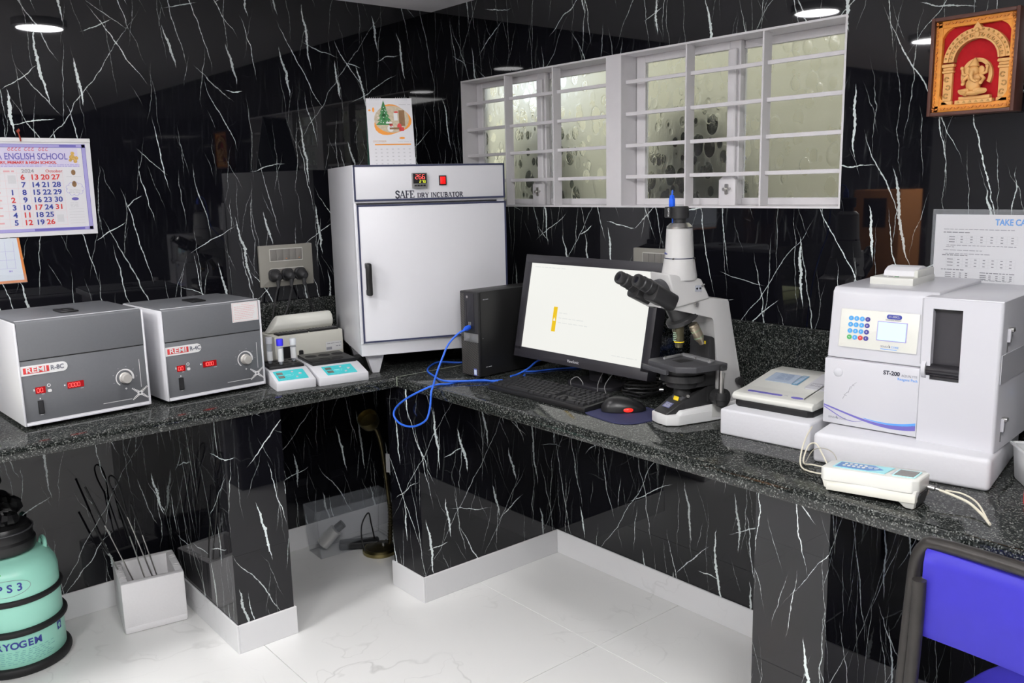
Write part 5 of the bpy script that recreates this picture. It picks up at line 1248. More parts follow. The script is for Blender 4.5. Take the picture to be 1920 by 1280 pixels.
# slanted cheek between panel and module, then the module with its dark slot
obj('cheek', B().hexa([(W1 - .004, .000, .168), (W1 + .006, -.012, .168), (W1 + .006, .06, .168), (W1 - .004, .06, .168), (W1 - .012, .018, H1 - .012), (W1 + .006, -.012, HM - .006), (W1 + .006, .06, HM - .006), (W1 - .012, .06, H1 - .012)], .002), mt['white_plastic'], t)
md = B(); md.box(W1 + .002, .2375, -.012, D, 0, HM); md.box(.2965, Wm - .006, -.012, D, 0, HM); md.prism(TOP(0, 0, 0), [(Wm - .006, -.012), (Wm - .0035, -.0112), (Wm - .001, -.009), (Wm, -.006), (Wm, D), (Wm - .006, D)], HM); md.box(.2375, .2965, -.012, D, .2925, HM); md.box(.2375, .2965, -.012, D, 0, .1390); md.box(.236, .298, .010, D, .13, .30)
obj('module', md, mt['white_plastic'], t)
obj('module_top', B().box(W1 + .002, Wm, -.011, D, HM - .001, HM + .003, .004), mt['white_plastic'], t)
sl_ = obj('slot', B().box(.2375, .2965, .004, .012, .1395, .2925), P('slot_grey', (.035, .033, .038), .35, grain=.08), t)
b = B(); b.cyl((.2290, -.002, .1580), (.2965, -.002, .1580), .0145, n=28); b.box(.2290, .2965, -.010, .004, .1395, .150, .001)
obj('roller', b, P('roller_black', (.016, .015, .018), .22, grain=.05), sl_)
obj('slot_lip', B().box(.2375, .2965, -.002, .006, .2865, .2925), mt['black'], sl_)
obj('roller_bracket', B().turn((.222, -.002, .1600), (.230, -.002, .1600), [(.021, 0), (.021, 1), (0, 1)], 28), mt['white_plastic'], t)
Msd = SIDE(Wm, 0, 0)
for z in (.243, .052):
    hg = obj('latch', B().rect(Msd, .030, z, .012, .028, .006, .002, 0, .001), mt['white_plastic'], t)
    obj('latch_hook', B().rect(Msd, .036, z + .012, .016, .008, .010, .002, 0, .001), mt['metal'], hg)
    obj('latch_dark_strip', B().rect(Msd, .027, z - .024, .003, .022, .0015), mt['grey_panel_dark'], hg)  # narrow dark grey strip below the latch
b = B(); b.box(Wm - .001, Wm + .0012, -.004, D - .01, .145, .205); obj('side_panel', b, mt['white_plastic'], t)
# printer on the roof
p = obj('printer', B().box(.050, .150, .110, .250, H1 - .01, H1 + .018, .003), mt['ivory'], t)
b = B(); b.prism(F((.066, 0, 0), (0, 1, 0), (0, 0, 1)), [(.150, H1 + .018), (.157, H1 + .030), (.175, H1 + .038), (.200, H1 + .040), (.225, H1 + .034), (.240, H1 + .018)], .075, 0, .001); obj('paper_roll', b, mt['paper'], p)
obj('printer_flap', B().box(.140, .149, .140, .245, H1 + .016, H1 + .034, .002), mt['ivory'], p)
for i in range(3): obj('printer_key', B().rect(TOP(.078 + i * .014, .128, H1 + .018), 0, 0, .009, .005, .0012), mt['ink_grey'] if i < 2 else mt['green_ink'], p)

# ------------------------------------------------------------------ handheld meter
HM_ = ((-.630, -2.2225, HC), -83.3)
t = thing('handheld_meter', 'white handheld meter with blue keypad lying in front of the foam slab', 'meter', HM_[0], HM_[1])
L, W = .197, .076
plan = [(.010, 0), (L * .55, .003), (L - .012, -.002), (L, .010), (L, W - .010), (L - .012, W + .002), (L * .5, W - .004), (.012, W - .005), (0, W - .016), (0, .010)]
def zt(x): return .051 + .012 * (x / L)
b = B(); b.prism(TOP(0, 0, 0), plan, .013, -.015, .004, 3)
for v in b.bm.verts: v.co.z += zt(v.co.x) - .013
obj('shell', b, mt['ivory'], t)
b = B(); b.prism(TOP(0, 0, 0), [(.014, .003), (L - .004, .001), (L - .002, W - .002), (.014, W - .008)], 0, -.022, .003)
for v in b.bm.verts: v.co.z += zt(v.co.x) - .026
obj('lower_shell', b, mt['cream_plastic'], t)
b = B(); b.hexa([(.010, .004, .008), (.072, .004, .010), (.072, W - .008, .010), (.010, W - .009, .008), (.004, .002, .030), (.072, .002, .030), (.072, W - .006, .030), (.004, W - .008, .030)], .004); obj('battery_bulge', b, mt['cream_plastic'], t)
b = B(); b.hexa([(.172, .006, .001), (.190, .006, .001), (.190, W - .006, .001), (.172, W - .006, .001), (.128, .002, .036), (L - .001, .000, .042), (L - .001, W, .042), (.128, W, .036)], .005); hb_ = obj('sensor_head', b, mt['ivory'], t)
obj('sensor_window', B().rect(F((L - .0045, .036, .020), (0, 1, 0), (.22, 0, .975)), 0, 0, .046, .028, .003, .002), mt['black'], hb_)
at = math.atan2(.012, L); Mk = F((0, 0, .0512), (math.cos(at), 0, math.sin(at)), (0, 1, 0))
kp = obj('keypad', B().prism(Mk, [(.022, .016), (.128, .014), (.132, W - .014), (.022, W - .018)], .0009), P('aqua_label', (.30, .62, .66), .4, grain=.03), t)
Mk2 = Mk @ Matrix.Translation((0, 0, .0009))
kf = obj('keypad_field', B().prism(Mk2, [(.026, .020), (.094, .019), (.118, .036), (.094, W - .020), (.026, W - .022)], .0005), P('meter_blue', (.09, .20, .42), .4, grain=.03), kp)
Mk3 = Mk2 @ Matrix.Translation((0, 0, .0005))
for i in range(5):
    for j in range(2): obj('key', B().disc(Mk3, .040 + i * .0100, .031 + j * .013, .0034, .0012, 12), mt['ivory'], kf)
for x in (.092, .104): obj('round_key', B().disc(Mk3, x, .037, .0052, .0014, 14), mt['lcd_blue'], kf)
dp = obj('display_rim', B().rect(Mk, .164, .036, .044, .046, .0012, .003), P('aqua_rim', (.42, .70, .72), .4, grain=.02), t)
obj('display', B().rect(Mk @ Matrix.Translation((0, 0, .0012)), .164, .036, .037, .038, .0006), mt['lcd'], dp)
b = B(); b.rect(Mk, .138, .036, .003, .030, .0004); stuff(obj('name_print', b, mt['ink_pale'], t))
b = B(); b.turn((L - .001, .060, .036), (L + .020, .062, .034), [(.0050, 0), (.0050, .6), (.0030, .7), (.0030, 1), (0, 1)], 12); obj('lead_plug', b, mt['metal'], t)
b = B(); b.tube([(L + .018, .062, .034), (L + .045, .064, .028), (L + .075, .062, .020), (L + .105, .040, .010), (L + .125, .016, .0035)], .0028, 8, smooth=6); b.tube([(L + .030, .066, .034), (L + .060, .072, .032), (L + .090, .060, .024), (L + .118, .030, .0045)], .0018, 6, smooth=6)
stuff(obj('lead', b, mt['cable_cream'], t))
cable('sensor_cable', 'thin cream cable looped between the two foam slabs and the handheld meter', [(-.440, -2.090, .873), (-.480, -2.100, .858), (-.515, -2.110, .83), (-.530, -2.120, .806), (-.545, -2.150, .804), (-.535, -2.190, .8045), (-.500, -2.180, .8045), (-.500, -2.135, .8045), (-.520, -2.120, .812), (-.500, -2.118, .845), (-.485, -2.128, .850), (-.492, -2.150, .83), (-.505, -2.175, .806)], .0018, mt['cable_cream'])
cable('sensor_cable', 'thin grey wire arching over the left end of the handheld meter', [(-.495, -2.110, .804), (-.490, -2.125, .835), (-.490, -2.150, .845), (-.495, -2.180, .838), (-.505, -2.200, .804)], .0011, P('grey_lead', (.35, .33, .28), .4, grain=.03))

# ------------------------------------------------------------------ things at the right edge
t = thing('plastic_tub', 'cloudy plastic tub of odds and ends at the right edge of the worktop', 'tub', (-.265, -2.4640, HC), -142)
b = B(); w, d, h = .126, .150, .080
b.hexa([(0, 0, 0), (w, 0, 0), (w, d, 0), (0, d, 0), (-.006, -.006, h), (w + .006, -.006, h), (w + .006, d + .006, h), (-.006, d + .006, h)], .006)
bm_ = b.bm; top_ = [f for f in bm_.faces if f.normal.z > .9 and f.calc_center_median().z > h - .001]
bmesh.ops.delete(bm_, geom=top_, context='FACES'); bmesh.ops.solidify(bm_, geom=bm_.faces[:], thickness=.002)
obj('wall', b, mt['frosty'], t)
b = B()
b.box(-.010, w + .010, -.010, -.004, h - .006, h, .002); b.box(-.010, w + .010, d + .004, d + .010, h - .006, h, .002); b.box(-.010, -.004, -.004, d + .004, h - .006, h, .002); b.box(w + .004, w + .010, -.004, d + .004, h - .006, h, .002)
obj('rim', b, mt['frosty'], t)
mx = local((-.265, -2.4640, HC + .003), -142)
for i, (x, y, r_, hh, mm, lab) in enumerate(((.034, .040, .024, .058, 'white_plastic', 'white bottle standing in the cloudy tub'), (.094, .042, .023, .050, 'violet_pale', 'lilac-capped bottle in the cloudy tub'), (.064, .108, .026, .085, 'cream_plastic', 'cream jar rising above the cloudy tub'))):
    o = thing('small_bottle' if i < 2 else 'jar', lab, 'bottle' if i < 2 else 'jar', mx @ Vector((x, y, .002)), 0)
    obj('body', B().lathe([(r_ * .95, 0), (r_, .004), (r_, hh * .7), (r_ * .6, hh * .78), (r_ * .6, hh * .82)] if i < 2 else [(r_ * .95, 0), (r_, .004), (r_, hh)], ID, 24), mt['white_plastic'] if i < 2 else mt['cream_plastic'], o)
    obj('cap', B().lathe([(r_ * .68, hh * .80), (r_ * .68, hh), (r_ * .6, hh + .002), (0, hh + .002)] if i < 2 else [(r_ * 1.06, hh), (r_ * 1.06, hh + .018), (r_, hh + .020), (0, hh + .020)], ID, 24), mt[mm], o)
t = thing('acrylic_box', 'tall clear acrylic box with blue-taped corner behind the cloudy tub', 'box', (-.1450, -2.4720, HC), -95)
b = B(); b.box(0, .16, 0, .002, 0, .160); b.box(0, .002, 0, .11, 0, .160); b.box(0, .16, .108, .11, 0, .160); b.box(.158, .16, 0, .11, 0, .160); b.box(0, .16, 0, .11, 0, .002); obj('wall', b, mt['clear'], t)
obj('edge_strip', B().box(-.001, .002, -.001, .002, 0, .155), mt['grey_panel_dark'], t)
obj('blue_tape', B().box(-.0015, .020, -.0015, .004, .154, .162), mt['sky_ink'], t)
t = thing('red_bottle', 'red plastic bottle cut by the right edge of the picture', 'bottle', (-.402, -2.572, HC), 0)
obj('body', B().lathe([(.034, 0), (.037, .004), (.037, .060), (.030, .076), (.014, .088), (.014, .094)], ID, 28), mt['red_plastic'], t)
obj('cap', B().lathe([(.017, .092), (.017, .112), (.015, .114), (0, .114)], ID, 20), mt['white_plastic'], t)

# ================================================================== things on the right wall
RW = -90
switch_plate((-.0005, -1.255, 1.145), RW, 'taupe switch plate on the right wall, half hidden behind the microscope', .220, .158)
t = thing('notice_sheet', 'printed notice headed TAKE CA..., in a clear sleeve on the right wall', 'notice', (0, 0, 0), RW)
# local x = -world y on this wall
def nx(y): return -y
sh = obj('sheet', B().box(2.1475, 2.4550, -.0030, -.0020, 1.080, 1.3455), mt['paper'], t)
obj('sleeve', B().box(2.1400, 2.4620, -.0048, -.0044, 1.072, 1.3580).box(2.1400, 2.4620, -.0018, -.0014, 1.072, 1.3580), mt['clear'], t)
N = lambda x, z: FRONT(x, -.0030, z)
txt('TAKE CARE', .0205, N(2.2880, 1.3272), mt['sky_ink'], sh, align='LEFT', bold=.0006, sx=.80)
Mn = FRONT(0, -.0030, 0); rnd = random.Random(77)
b = B()
for x0, x1, z, h in ((2.169, 2.332, 1.3095, .0017), (2.1775, 2.338, 1.2705, .0017), (2.176, 2.196, 1.2660, .0015), (2.1705, 2.262, 1.2585, .0018), (2.176, 2.280, 1.2500, .0018), (2.178, 2.330, 1.1880, .0018), (2.169, 2.330, 1.1640, .0015)): b.lines(Mn, x0, x1, z, h, .0003, rnd, .010)
stuff(obj('small_print', b, mt['ink_grey'], sh))
b = B()
for x0, x1, z in ((2.1685, 2.232, 1.3020), (2.168, 2.232, 1.2462), (2.1675, 2.222, 1.2105), (2.2600, 2.338, 1.2060), (2.166, 2.192, 1.1790), (2.174, 2.204, 1.1730), (2.174, 2.200, 1.1600)): b.lines(Mn, x0, x1, z, .0022, .0003, rnd, .009)
def table(x0, x1, z1, z0, cols, rows_):
    for i in range(rows_ + 1): bl_.rect(Mn, (x0 + x1) / 2, z1 + (z0 - z1) * i / rows_, x1 - x0, .0004, .0002)
    for i in range(cols + 1): bl_.rect(Mn, x0 + (x1 - x0) * i / cols, (z0 + z1) / 2, .0004, z1 - z0, .0002)
    for i in range(rows_):
        for j in range(cols): b.rect(Mn, x0 + (x1 - x0) * (j + .5) / cols, z1 + (z0 - z1) * (i + .5) / rows_, .014 if j == 0 else .0055, .0020, .0003)
bl_ = B()
table(2.178, 2.340, 1.2945, 1.2755, 7, 3); table(2.178, 2.338, 1.2400, 1.2170, 8, 3); table(2.178, 2.236, 1.2050, 1.1905, 4, 3); table(2.260, 2.338, 1.2020, 1.1885, 5, 3)
stuff(obj('table_print', b, P('print_grey', (.20, .20, .22), .6, grain=.02), sh)); stuff(obj('table_lines', bl_, mt['ink_pale'], sh))

# ------------------------------------------------------------------ carved shrine picture in its frame
t = thing('framed_carving', 'framed gilt carving of a seated deity on red cloth, on the right wall', 'picture', (0, 0, 0), RW)
FX0, FX1, FZ0, FZ1, FD = 2.1295, 2.3260, 1.5810, 1.8075, .050
fw = .0085
for x0, x1, z0, z1 in ((FX0, FX0 + fw, FZ0, FZ1), (FX1 - fw, FX1, FZ0, FZ1), (FX0 + fw, FX1 - fw, FZ0, FZ0 + fw), (FX0 + fw, FX1 - fw, FZ1 - fw, FZ1)):
    obj('frame_rail', B().box(x0, x1, -FD, -.001, z0, z1, .0015), mt['wood'], t)
obj('backing', B().box(FX0 + fw, FX1 - fw, -.028, -.020, FZ0 + fw, FZ1 - fw), mt['velvet'], t)
M = FRONT(0, -.030, 0)
ix0, ix1, iz0, iz1 = FX0 + fw, FX1 - fw, FZ0 + fw, FZ1 - fw; ow = .0165; cx0, cz0 = (ix0 + ix1) / 2, (iz0 + iz1) / 2
b = B()
b.box(ix0, ix0 + ow, -.042, -.028, iz0, iz1, .002); b.box(ix1 - ow * .72, ix1, -.042, -.028, iz0, iz1, .002); b.box(ix0, ix1, -.042, -.028, iz0, iz0 + ow, .002); b.box(ix0, ix1, -.042, -.028, iz1 - ow, iz1, .002)
for sx_, sz_ in ((1, 1), (-1, 1), (1, -1), (-1, -1)):          # curved corner pieces
    X = ix0 + ow if sx_ > 0 else ix1 - ow * .72; Z_ = iz0 + ow if sz_ > 0 else iz1 - ow
    q = [(X, Z_), (X + sx_ * .022, Z_), (X + sx_ * .015, Z_ + sz_ * .004), (X + sx_ * .009, Z_ + sz_ * .008), (X + sx_ * .004, Z_ + sz_ * .014), (X, Z_ + sz_ * .022)]
    b.prism(FRONT(0, -.028, 0), q if sx_ * sz_ > 0 else q[::-1], .012)
bd = obj('carved_border', b, mt['gold'], t)
b = B(); k = 0
def leaf(x, z, a, s): 
    c_, d_ = math.cos(a), math.sin(a)
    b.prism(FRONT(0, -.0415, 0), [(x + c_ * u - d_ * w_, z + d_ * u + c_ * w_) for u, w_ in ((-s, 0), (-.2 * s, -.5 * s), (s, 0), (-.2 * s, .5 * s))], .0035)
n = 22
for i in range(n):
    f = (i + .5) / n
    for z in (iz0 + ow * .45, iz1 - ow * .45): leaf(ix0 + (ix1 - ix0) * f, z, .5 if i % 2 else 2.6, .0042)
    leaf(ix0 + ow * .30, iz0 + (iz1 - iz0) * f, 1.57 + (.5 if i % 2 else -.5), .0042); leaf(ix1 - ow * .30, iz0 + (iz1 - iz0) * f, 1.57 + (.5 if i % 2 else -.5), .0038)
stuff(obj('border_leaves', b, P('dark_gilt', (.62, .20, .03), .5, grain=.3, gscale=90), bd))
# arch: two pillars with capitals, an arch ring with scrolls
ac = (2.2335, 1.7010)
for px, w_ in ((2.1705, .024), (2.2955, .024)):
    b = B(); z0 = 1.6045
    b.box(px - w_ * .55, px + w_ * .55, -.040, -.028, z0, z0 + .010, .002); b.box(px - w_ * .44, px + w_ * .44, -.039, -.028, z0 + .010, 1.6790, .002)
    b.box(px - w_ * .55, px + w_ * .55, -.042, -.028, 1.6790, 1.6850, .002); b.box(px - w_ * .50, px + w_ * .50, -.041, -.028, 1.6850, 1.6920, .003); b.box(px - w_ * .62, px + w_ * .62, -.043, -.028, 1.6920, 1.7000, .003)
    pl_ = obj('carved_pillar', b, mt['ivory_carving'], t)
    b = B()
    for i in range(3): b.ring(FRONT(0, -.039, 0), px + (.002 if i % 2 else -.002), z0 + .022 + i * .019, .0035, .0062, .0025, 20 + 180 * (i % 2), 320 + 180 * (i % 2), 14)
    stuff(obj('scrolls', b, P('deep_carving', (.45, .24, .07), .5, grain=.1), pl_))
b = B(); b.ring(FRONT(0, -.028, 0), ac[0], ac[1], .0490, .0740, .0140, 2, 178, 30, sy=1.0)
b.ring(FRONT(0, -.028, 0), ac[0], ac[1], .0490, .0530, .0175, 2, 178, 30); b.ring(FRONT(0, -.028, 0), ac[0], ac[1], .0620, .0650, .0170, 2, 178, 30)
b.prism(FRONT(0, -.028, 0), [(ac[0] - .012, ac[1] + .068), (ac[0] + .012, ac[1] + .068), (ac[0] + .006, ac[1] + .078), (ac[0], ac[1] + .086), (ac[0] - .006, ac[1] + .078)], .016)
ar = obj('carved_arch', b, mt['ivory_carving'], t)
b = B()
for i in range(13):
    a = R(12 + 13 * i); b.ring(FRONT(0, -.042, 0), ac[0] + .0572 * math.cos(a), ac[1] + .0572 * math.sin(a), .0018, .0040, .0030, 20 + 13 * i, 300 + 13 * i, 10)
for i in range(17):
    a = R(8 + 10.2 * i); b.ball((ac[0] + .0695 * math.cos(a), -.0425, ac[1] + .0695 * math.sin(a)), .0026, n=8, m=6)
stuff(obj('scrolls', b, P('deep_carving_2', (.50, .28, .08), .5, grain=.1), ar))
b = B(); b.ball((ac[0], -.044, ac[1] + .058), .006, .004, .009); b.ball((ac[0], -.046, ac[1] + .068), .005, .004, .005); obj('kirtimukha', b, mt['ivory_carving'], ar)
# seated elephant-headed figure on a stepped plinth, with a halo ring
b = B(); b.box(2.1925, 2.2765, -.046, -.028, 1.6045, 1.6140, .0015); b.box(2.2000, 2.2700, -.044, -.028, 1.6140, 1.6220, .0015); obj('plinth', b, mt['ivory_carving'], t)
b = B()
for i in range(6): b.prism(FRONT(0, -.0458, 0), [(2.197 + i * .0135, 1.6070), (2.205 + i * .0135, 1.6070), (2.201 + i * .0135, 1.6120)], .0015)
stuff(obj('plinth_pattern', b, P('deep_carving_3', (.50, .28, .08), .5, grain=.1), t))
fx, fz = 2.2335, 1.6220
b = B(); b.ring(FRONT(0, -.028, 0), fx + .002, fz + .046, .0270, .0350, .0100, -30, 210, 28, sy=1.12); obj('halo', b, mt['ivory_carving'], t)
b = B()
b.ball((fx, -.046, fz + .024), .0165, .012, .018); b.ball((fx, -.043, fz + .040), .0155, .009, .012)           # belly and chest
b.ball((fx, -.047, fz + .056), .0115, .010, .0115)                                                                # head
b.ball((fx - .0145, -.043, fz + .056), .0075, .003, .0100); b.ball((fx + .0145, -.043, fz + .056), .0075, .003, .0100)   # ears
b.turn((fx, -.047, fz + .064), (fx, -.043, fz + .086), [(.0105, 0), (.0110, .15), (.0085, .4), (.0060, .65), (.0025, .9), (0, 1)], 14)   # crown
b.tube([(fx, -.056, fz + .054), (fx - .001, -.060, fz + .044), (fx + .002, -.060, fz + .035), (fx + .009, -.058, fz + .030), (fx + .014, -.058, fz + .033)], [.0048, .0042, .0036, .0030, .0024], 10, smooth=0)  # trunk
for s_ in (1, -1):
    b.tube([(fx + s_ * .013, -.044, fz + .046), (fx + s_ * .023, -.046, fz + .036), (fx + s_ * .020, -.054, fz + .028)], [.0048, .0042, .0038], 8)     # front arms
    b.tube([(fx + s_ * .014, -.042, fz + .048), (fx + s_ * .026, -.043, fz + .050), (fx + s_ * .028, -.044, fz + .062)], [.0042, .0036, .0032], 8)     # raised arms
    b.tube([(fx + s_ * .006, -.050, fz + .010), (fx + s_ * .026, -.052, fz + .009), (fx + s_ * .010, -.058, fz + .004)], [.0085, .0072, .0055], 10)    # crossed legs
    b.ball((fx + s_ * .020, -.055, fz + .027), .0042); b.ball((fx + s_ * .028, -.045, fz + .064), .0042)
b.ball((fx, -.050, fz + .006), .020, .010, .006)
obj('seated_figure', b, mt['ivory_carving'], t, ang=70)

# ================================================================== things on the floor
# ------------------------------------------------------------------ cryogenic can
t = thing('cryogenic_can', 'mint green liquid nitrogen can with three black rubber rings, lower left corner', 'canister', (-1.8000, -.1650, 0), 0)
r0 = .133
b = B(); b.lathe([(r0 - .006, .012), (r0, .020), (r0, .290), (r0 - .004, .312), (r0 - .016, .334), (r0 - .036, .350), (.070, .358), (.062, .372), (0, .372)], ID, 56)
bdy = obj('body', b, mt['mint'], t, ang=50)
def rubber(z0, z1, ex, name='rubber_ring'):
    b = B(); zc_ = (z0 + z1) / 2; h = (z1 - z0) / 2; P_ = []
    for i in range(9):
        a = R(-90 + 22.5 * i); P_.append((r0 + .0002 + ex * math.cos(a) ** .6 if abs(math.cos(a)) > 1e-6 else r0 + .0002, zc_ + h * math.sin(a)))
    P_ = [(r0 - .004, z0)] + P_ + [(r0 - .004, z1)]
    rows_ = P_; b.lathe(rows_, ID, 56); obj(name, b, mt['rubber'], t, ang=60)
rubber(.2260, .2440, .009); rubber(.1280, .1480, .013); rubber(0.0, .030, .015, 'base_ring')
Mc = lambda a, z, dr=.0008: F(((r0 + dr) * math.cos(R(a)), (r0 + dr) * math.sin(R(a)), z), (-math.sin(R(a)), math.cos(R(a)), 0), (0, 0, 1))
def curved_txt(s, size, a0, z, mat, step, name='letter'):
    for i, ch in enumerate(s):
        if ch != ' ': txt(ch, size, Mc(a0 + step * i, z), mat, bdy, name, bold=.0007)
A0 = -68                                                  # direction towards the viewer
for ch_, a_ in (('G', -124.5), ('P', -113), ('S', -101.5), ('3', -90)): curved_txt(ch_, .034, a_, .2840, mt['blue_ink'], 0)
curved_txt('CRYOGEM', .031, A0 - 64, .1000, mt['blue_ink'], 9.3)
b = B(); pts = []
for i in range(49):
    a = 2 * math.pi * i / 48; ang_ = -106 + 29 * math.cos(a); pts.append(Mc(ang_, .2840 + .026 * math.sin(a), .0006) @ Vector((0, 0, 0)))
b.tube(pts[:-1], .0006, 5, closed=True); stuff(obj('badge_outline', b, mt['ink_grey'], bdy))
b = B(); rnd = random.Random(6)
for j in range(7):
    a = A0 - 52
    while a < A0 + 12 - 3 * (j % 2):
        w_ = rnd.uniform(.006, .016)
        b.rect(Mc(a, .0800 - j * .0062), 0, 0, w_, .0012, .0003); a += math.degrees(w_ / r0) + 3.0
for j in range(4):
    a = A0 - 78
    while a < A0 - 58: w_ = rnd.uniform(.005, .010); b.rect(Mc(a, .0720 - j * .0075), 0, 0, w_, .0018, .0003); a += math.degrees(w_ / r0) + 2
stuff(obj('fine_print', b, P('teal_ink', (.20, .48, .50), .5, grain=.02), bdy))
b = B(); b.rect(Mc(A0 + 27, .1090), 0, 0, .020, .026, .0004); obj('symbol_block', b, mt['blue_ink'], bdy); b = B(); b.ring(Mc(A0 + 27, .1090, .0013), 0, 0, .004, .0065, .0003, n=12); b.rect(Mc(A0 + 27, .1090, .0013), 0, 0, .003, .018, .0003); obj('symbol_figure', b, mt['mint'], bdy)
b = B(); b.disc(F((-.048, -.114, .327), (.92, -.39, 0), (.2, .5, .83)), 0, 0, .006, .0006, 10, 0, .004); obj('green_mark', b, P('green_marker', (.03, .55, .05), .4, grain=.05), bdy)
b = B(); b.tube([(.096, .040, .330), (.104, .044, .358), (.106, .026, .364), (.104, -.004, .356), (.100, -.010, .330)], .0065, 8, smooth=4); obj('lug', b, mt['mint'], t)
b = B(); b.lathe([(.060, .368), (.088, .366), (.092, .374), (.092, .396), (.086, .404), (.086, .430), (.078, .446), (.060, .452), (0, .452)], Matrix.Translation((-.010, 0, 0)), 36); ld = obj('lid', b, mt['black'], t)
b = B(); b.ring(TOP(-.010, 0, .430), 0, 0, .085, .089, .004, n=36); obj('lid_band', b, mt['scope_grey'], ld)
b = B(); rnd = random.Random(18)          # crumpled black bag over the lid
for i in range(22):
    a = rnd.uniform(0, 6.28); q = rnd.uniform(0, .055)
    b.ball((-.012 + q * math.cos(a), q * math.sin(a), .452 + rnd.uniform(.0, .075) * (1 - q / .08)), rnd.uniform(.016, .030), rnd.uniform(.014, .026), rnd.uniform(.018, .034), 9, 6)
b.ball((-.035, -.01, .535), .022, .02, .030, 9, 6); b.ball((.034, .0, .500), .024, .02, .026, 9, 6)
for v in b.bm.verts: v.co += Vector((rnd.uniform(-1, 1), rnd.uniform(-1, 1), rnd.uniform(-1, 1))) * .004
stuff(obj('crumpled_cover', b, P('black_film', (.008, .008, .009), .25, grain=.1), ld, ang=20))

# ------------------------------------------------------------------ polystyrene box holding long steel pliers
FB = ((-1.5090, -.2560, 0), -9.3)
t = thing('polystyrene_box', 'open white polystyrene box holding long steel dippers, between canister and pillar', 'box', FB[0], FB[1])
W, D, H, k = .200, .222, .178, .026
b = B(); b.box(0, W, 0, D, 0, .03, .008); b.box(0, W, 0, k, .02, H, .006); b.box(0, W, D - k, D, .02, H, .006); b.box(0, k, k * .6, D - k * .6, .02, H, .005); b.box(W - k, W, k * .6, D - k * .6, .02, H, .005)
obj('box', b, mt['thermocol'], t)
for x, y in ((.014, .055), (.014, .11), (.014, .165), (W - .014, .07), (W - .014, .155)): obj('rim_dent', B().ring(TOP(x, y, H - .0008), 0, 0, .008, .0115, .0022, n=18), mt['thermocol'], t)
fm = local(*FB)
rods = (((.085, .110, .032), (-.058, .190, .470), 0), ((.110, .095, .032), (.035, .185, .395), 2), ((.140, .110, .032), (.020, .180, .500), 0), ((.150, .120, .032), (.075, .165, .390), 1), ((.060, .130, .032), (-.045, .150, .335), 0))
labs = ('long steel dipper leaning far left out of the polystyrene box', 'short steel dipper standing almost upright in the polystyrene box', 'tall steel dipper with a wire loop handle in the polystyrene box', 'shorter steel dipper crossing the others in the polystyrene box', 'thin steel dipper low at the left of the polystyrene box')
for (a, c, kind), lab in zip(rods, labs):
    a, c = fm @ Vector(a), fm @ Vector(c); d = (c - a)
    r_ = thing('steel_dipper', lab, 'tool', a, 0, None)
    obj('rod', B().cyl((0, 0, 0), d * .70, .0026, .0024, 10), mt['metal'], r_)
    if lab.startswith('tall'):
        u_ = d.normalized(); s_ = Vector((1, .2, 0)); s_ = (s_ - u_ * s_.dot(u_)).normalized()
        lp = [d * .68, d * .76 + s_ * .006, d * .88 + s_ * .014, d * .97 + s_ * .011, d * 1.0, d * .97 - s_ * .010, d * .88 - s_ * .012, d * .76 - s_ * .005]
        obj('loop_handle', B().tube(lp, .0028, 8, closed=True, smooth=4), mt['black'], r_)
    else: obj('grip', B().cyl(d * .69, d, .0036, .0032, 10).ball(d, .0042, n=10, m=6), mt['black'], r_)
    b = B(); b.turn((0, 0, 0), (0, 0, -.002), [(.010, 0), (.010, 1), (0, 1)], 14); obj('tip', b, mt['scope_black'], r_)

# ------------------------------------------------------------------ clear bin with a steel cylinder
BN = ((-.7494, -.1600, 0), -3.1)
t = thing('clear_bin', 'empty-looking clear plastic bin with a metal cylinder inside, under the left worktop', 'bin', BN[0], BN[1])
W, D, H = .340, .125, .200
b = B(); e = .003
b.hexa([(.012, .006, 0), (W - .012, .006, 0), (W - .012, D - .006, 0), (.012, D - .006, 0), (.012, .006, e), (W - .012, .006, e), (W - .012, D - .006, e), (.012, D - .006, e)])
def wallq(p, q, r, s, off):
    o = Vector(off); b.hexa([p, q, Vector(q) + o, Vector(p) + o, s, r, Vector(r) + o, Vector(s) + o])
wallq((.012, .006, 0), (W - .012, .006, 0), (W, 0, H), (0, 0, H), (0, e, 0)); wallq((.012, D - .006 - e, 0), (W - .012, D - .006 - e, 0), (W, D - e, H), (0, D - e, H), (0, e, 0))
b.hexa([(.012, .009, 0), (.012 + e, .009, 0), (.012 + e, D - .009, 0), (.012, D - .009, 0), (0, .003, H), (e, .003, H), (e, D - .003, H), (0, D - .003, H)])
b.hexa([(W - .012 - e, .009, 0), (W - .012, .009, 0), (W - .012, D - .009, 0), (W - .012 - e, D - .009, 0), (W - e, .003, H), (W, .003, H), (W, D - .003, H), (W - e, D - .003, H)])
obj('bin', b, SHEET('hazy_plastic', (.62, .66, .72), .10), t)
bm2 = local(*BN)
q = thing('metal_cylinder', 'short brushed metal cylinder lying tilted in the clear bin', 'cylinder', bm2 @ Vector((.085, .062, .0035)), -30)
b = B(); b.turn((-.038, 0, .024), (.022, 0, .084), [(.022, 0), (.0270, .03), (.0270, .97), (.022, 1), (0, 1)], 28); obj('body', b, P('brushed_cylinder', (.62, .61, .58), .32, metal=.55, grain=.05, gscale=60), q)
b = B(); b.turn((.024, 0, .086), (.050, 0, .106), [(.018, 0), (.017, 1), (0, 1)], 20); obj('dark_end', b, mt['scope_black'], q)
b = B(); b.box(.030, .19, -.028, .028, .0, .030, .008); obj('rest', b, mt['black'], q)

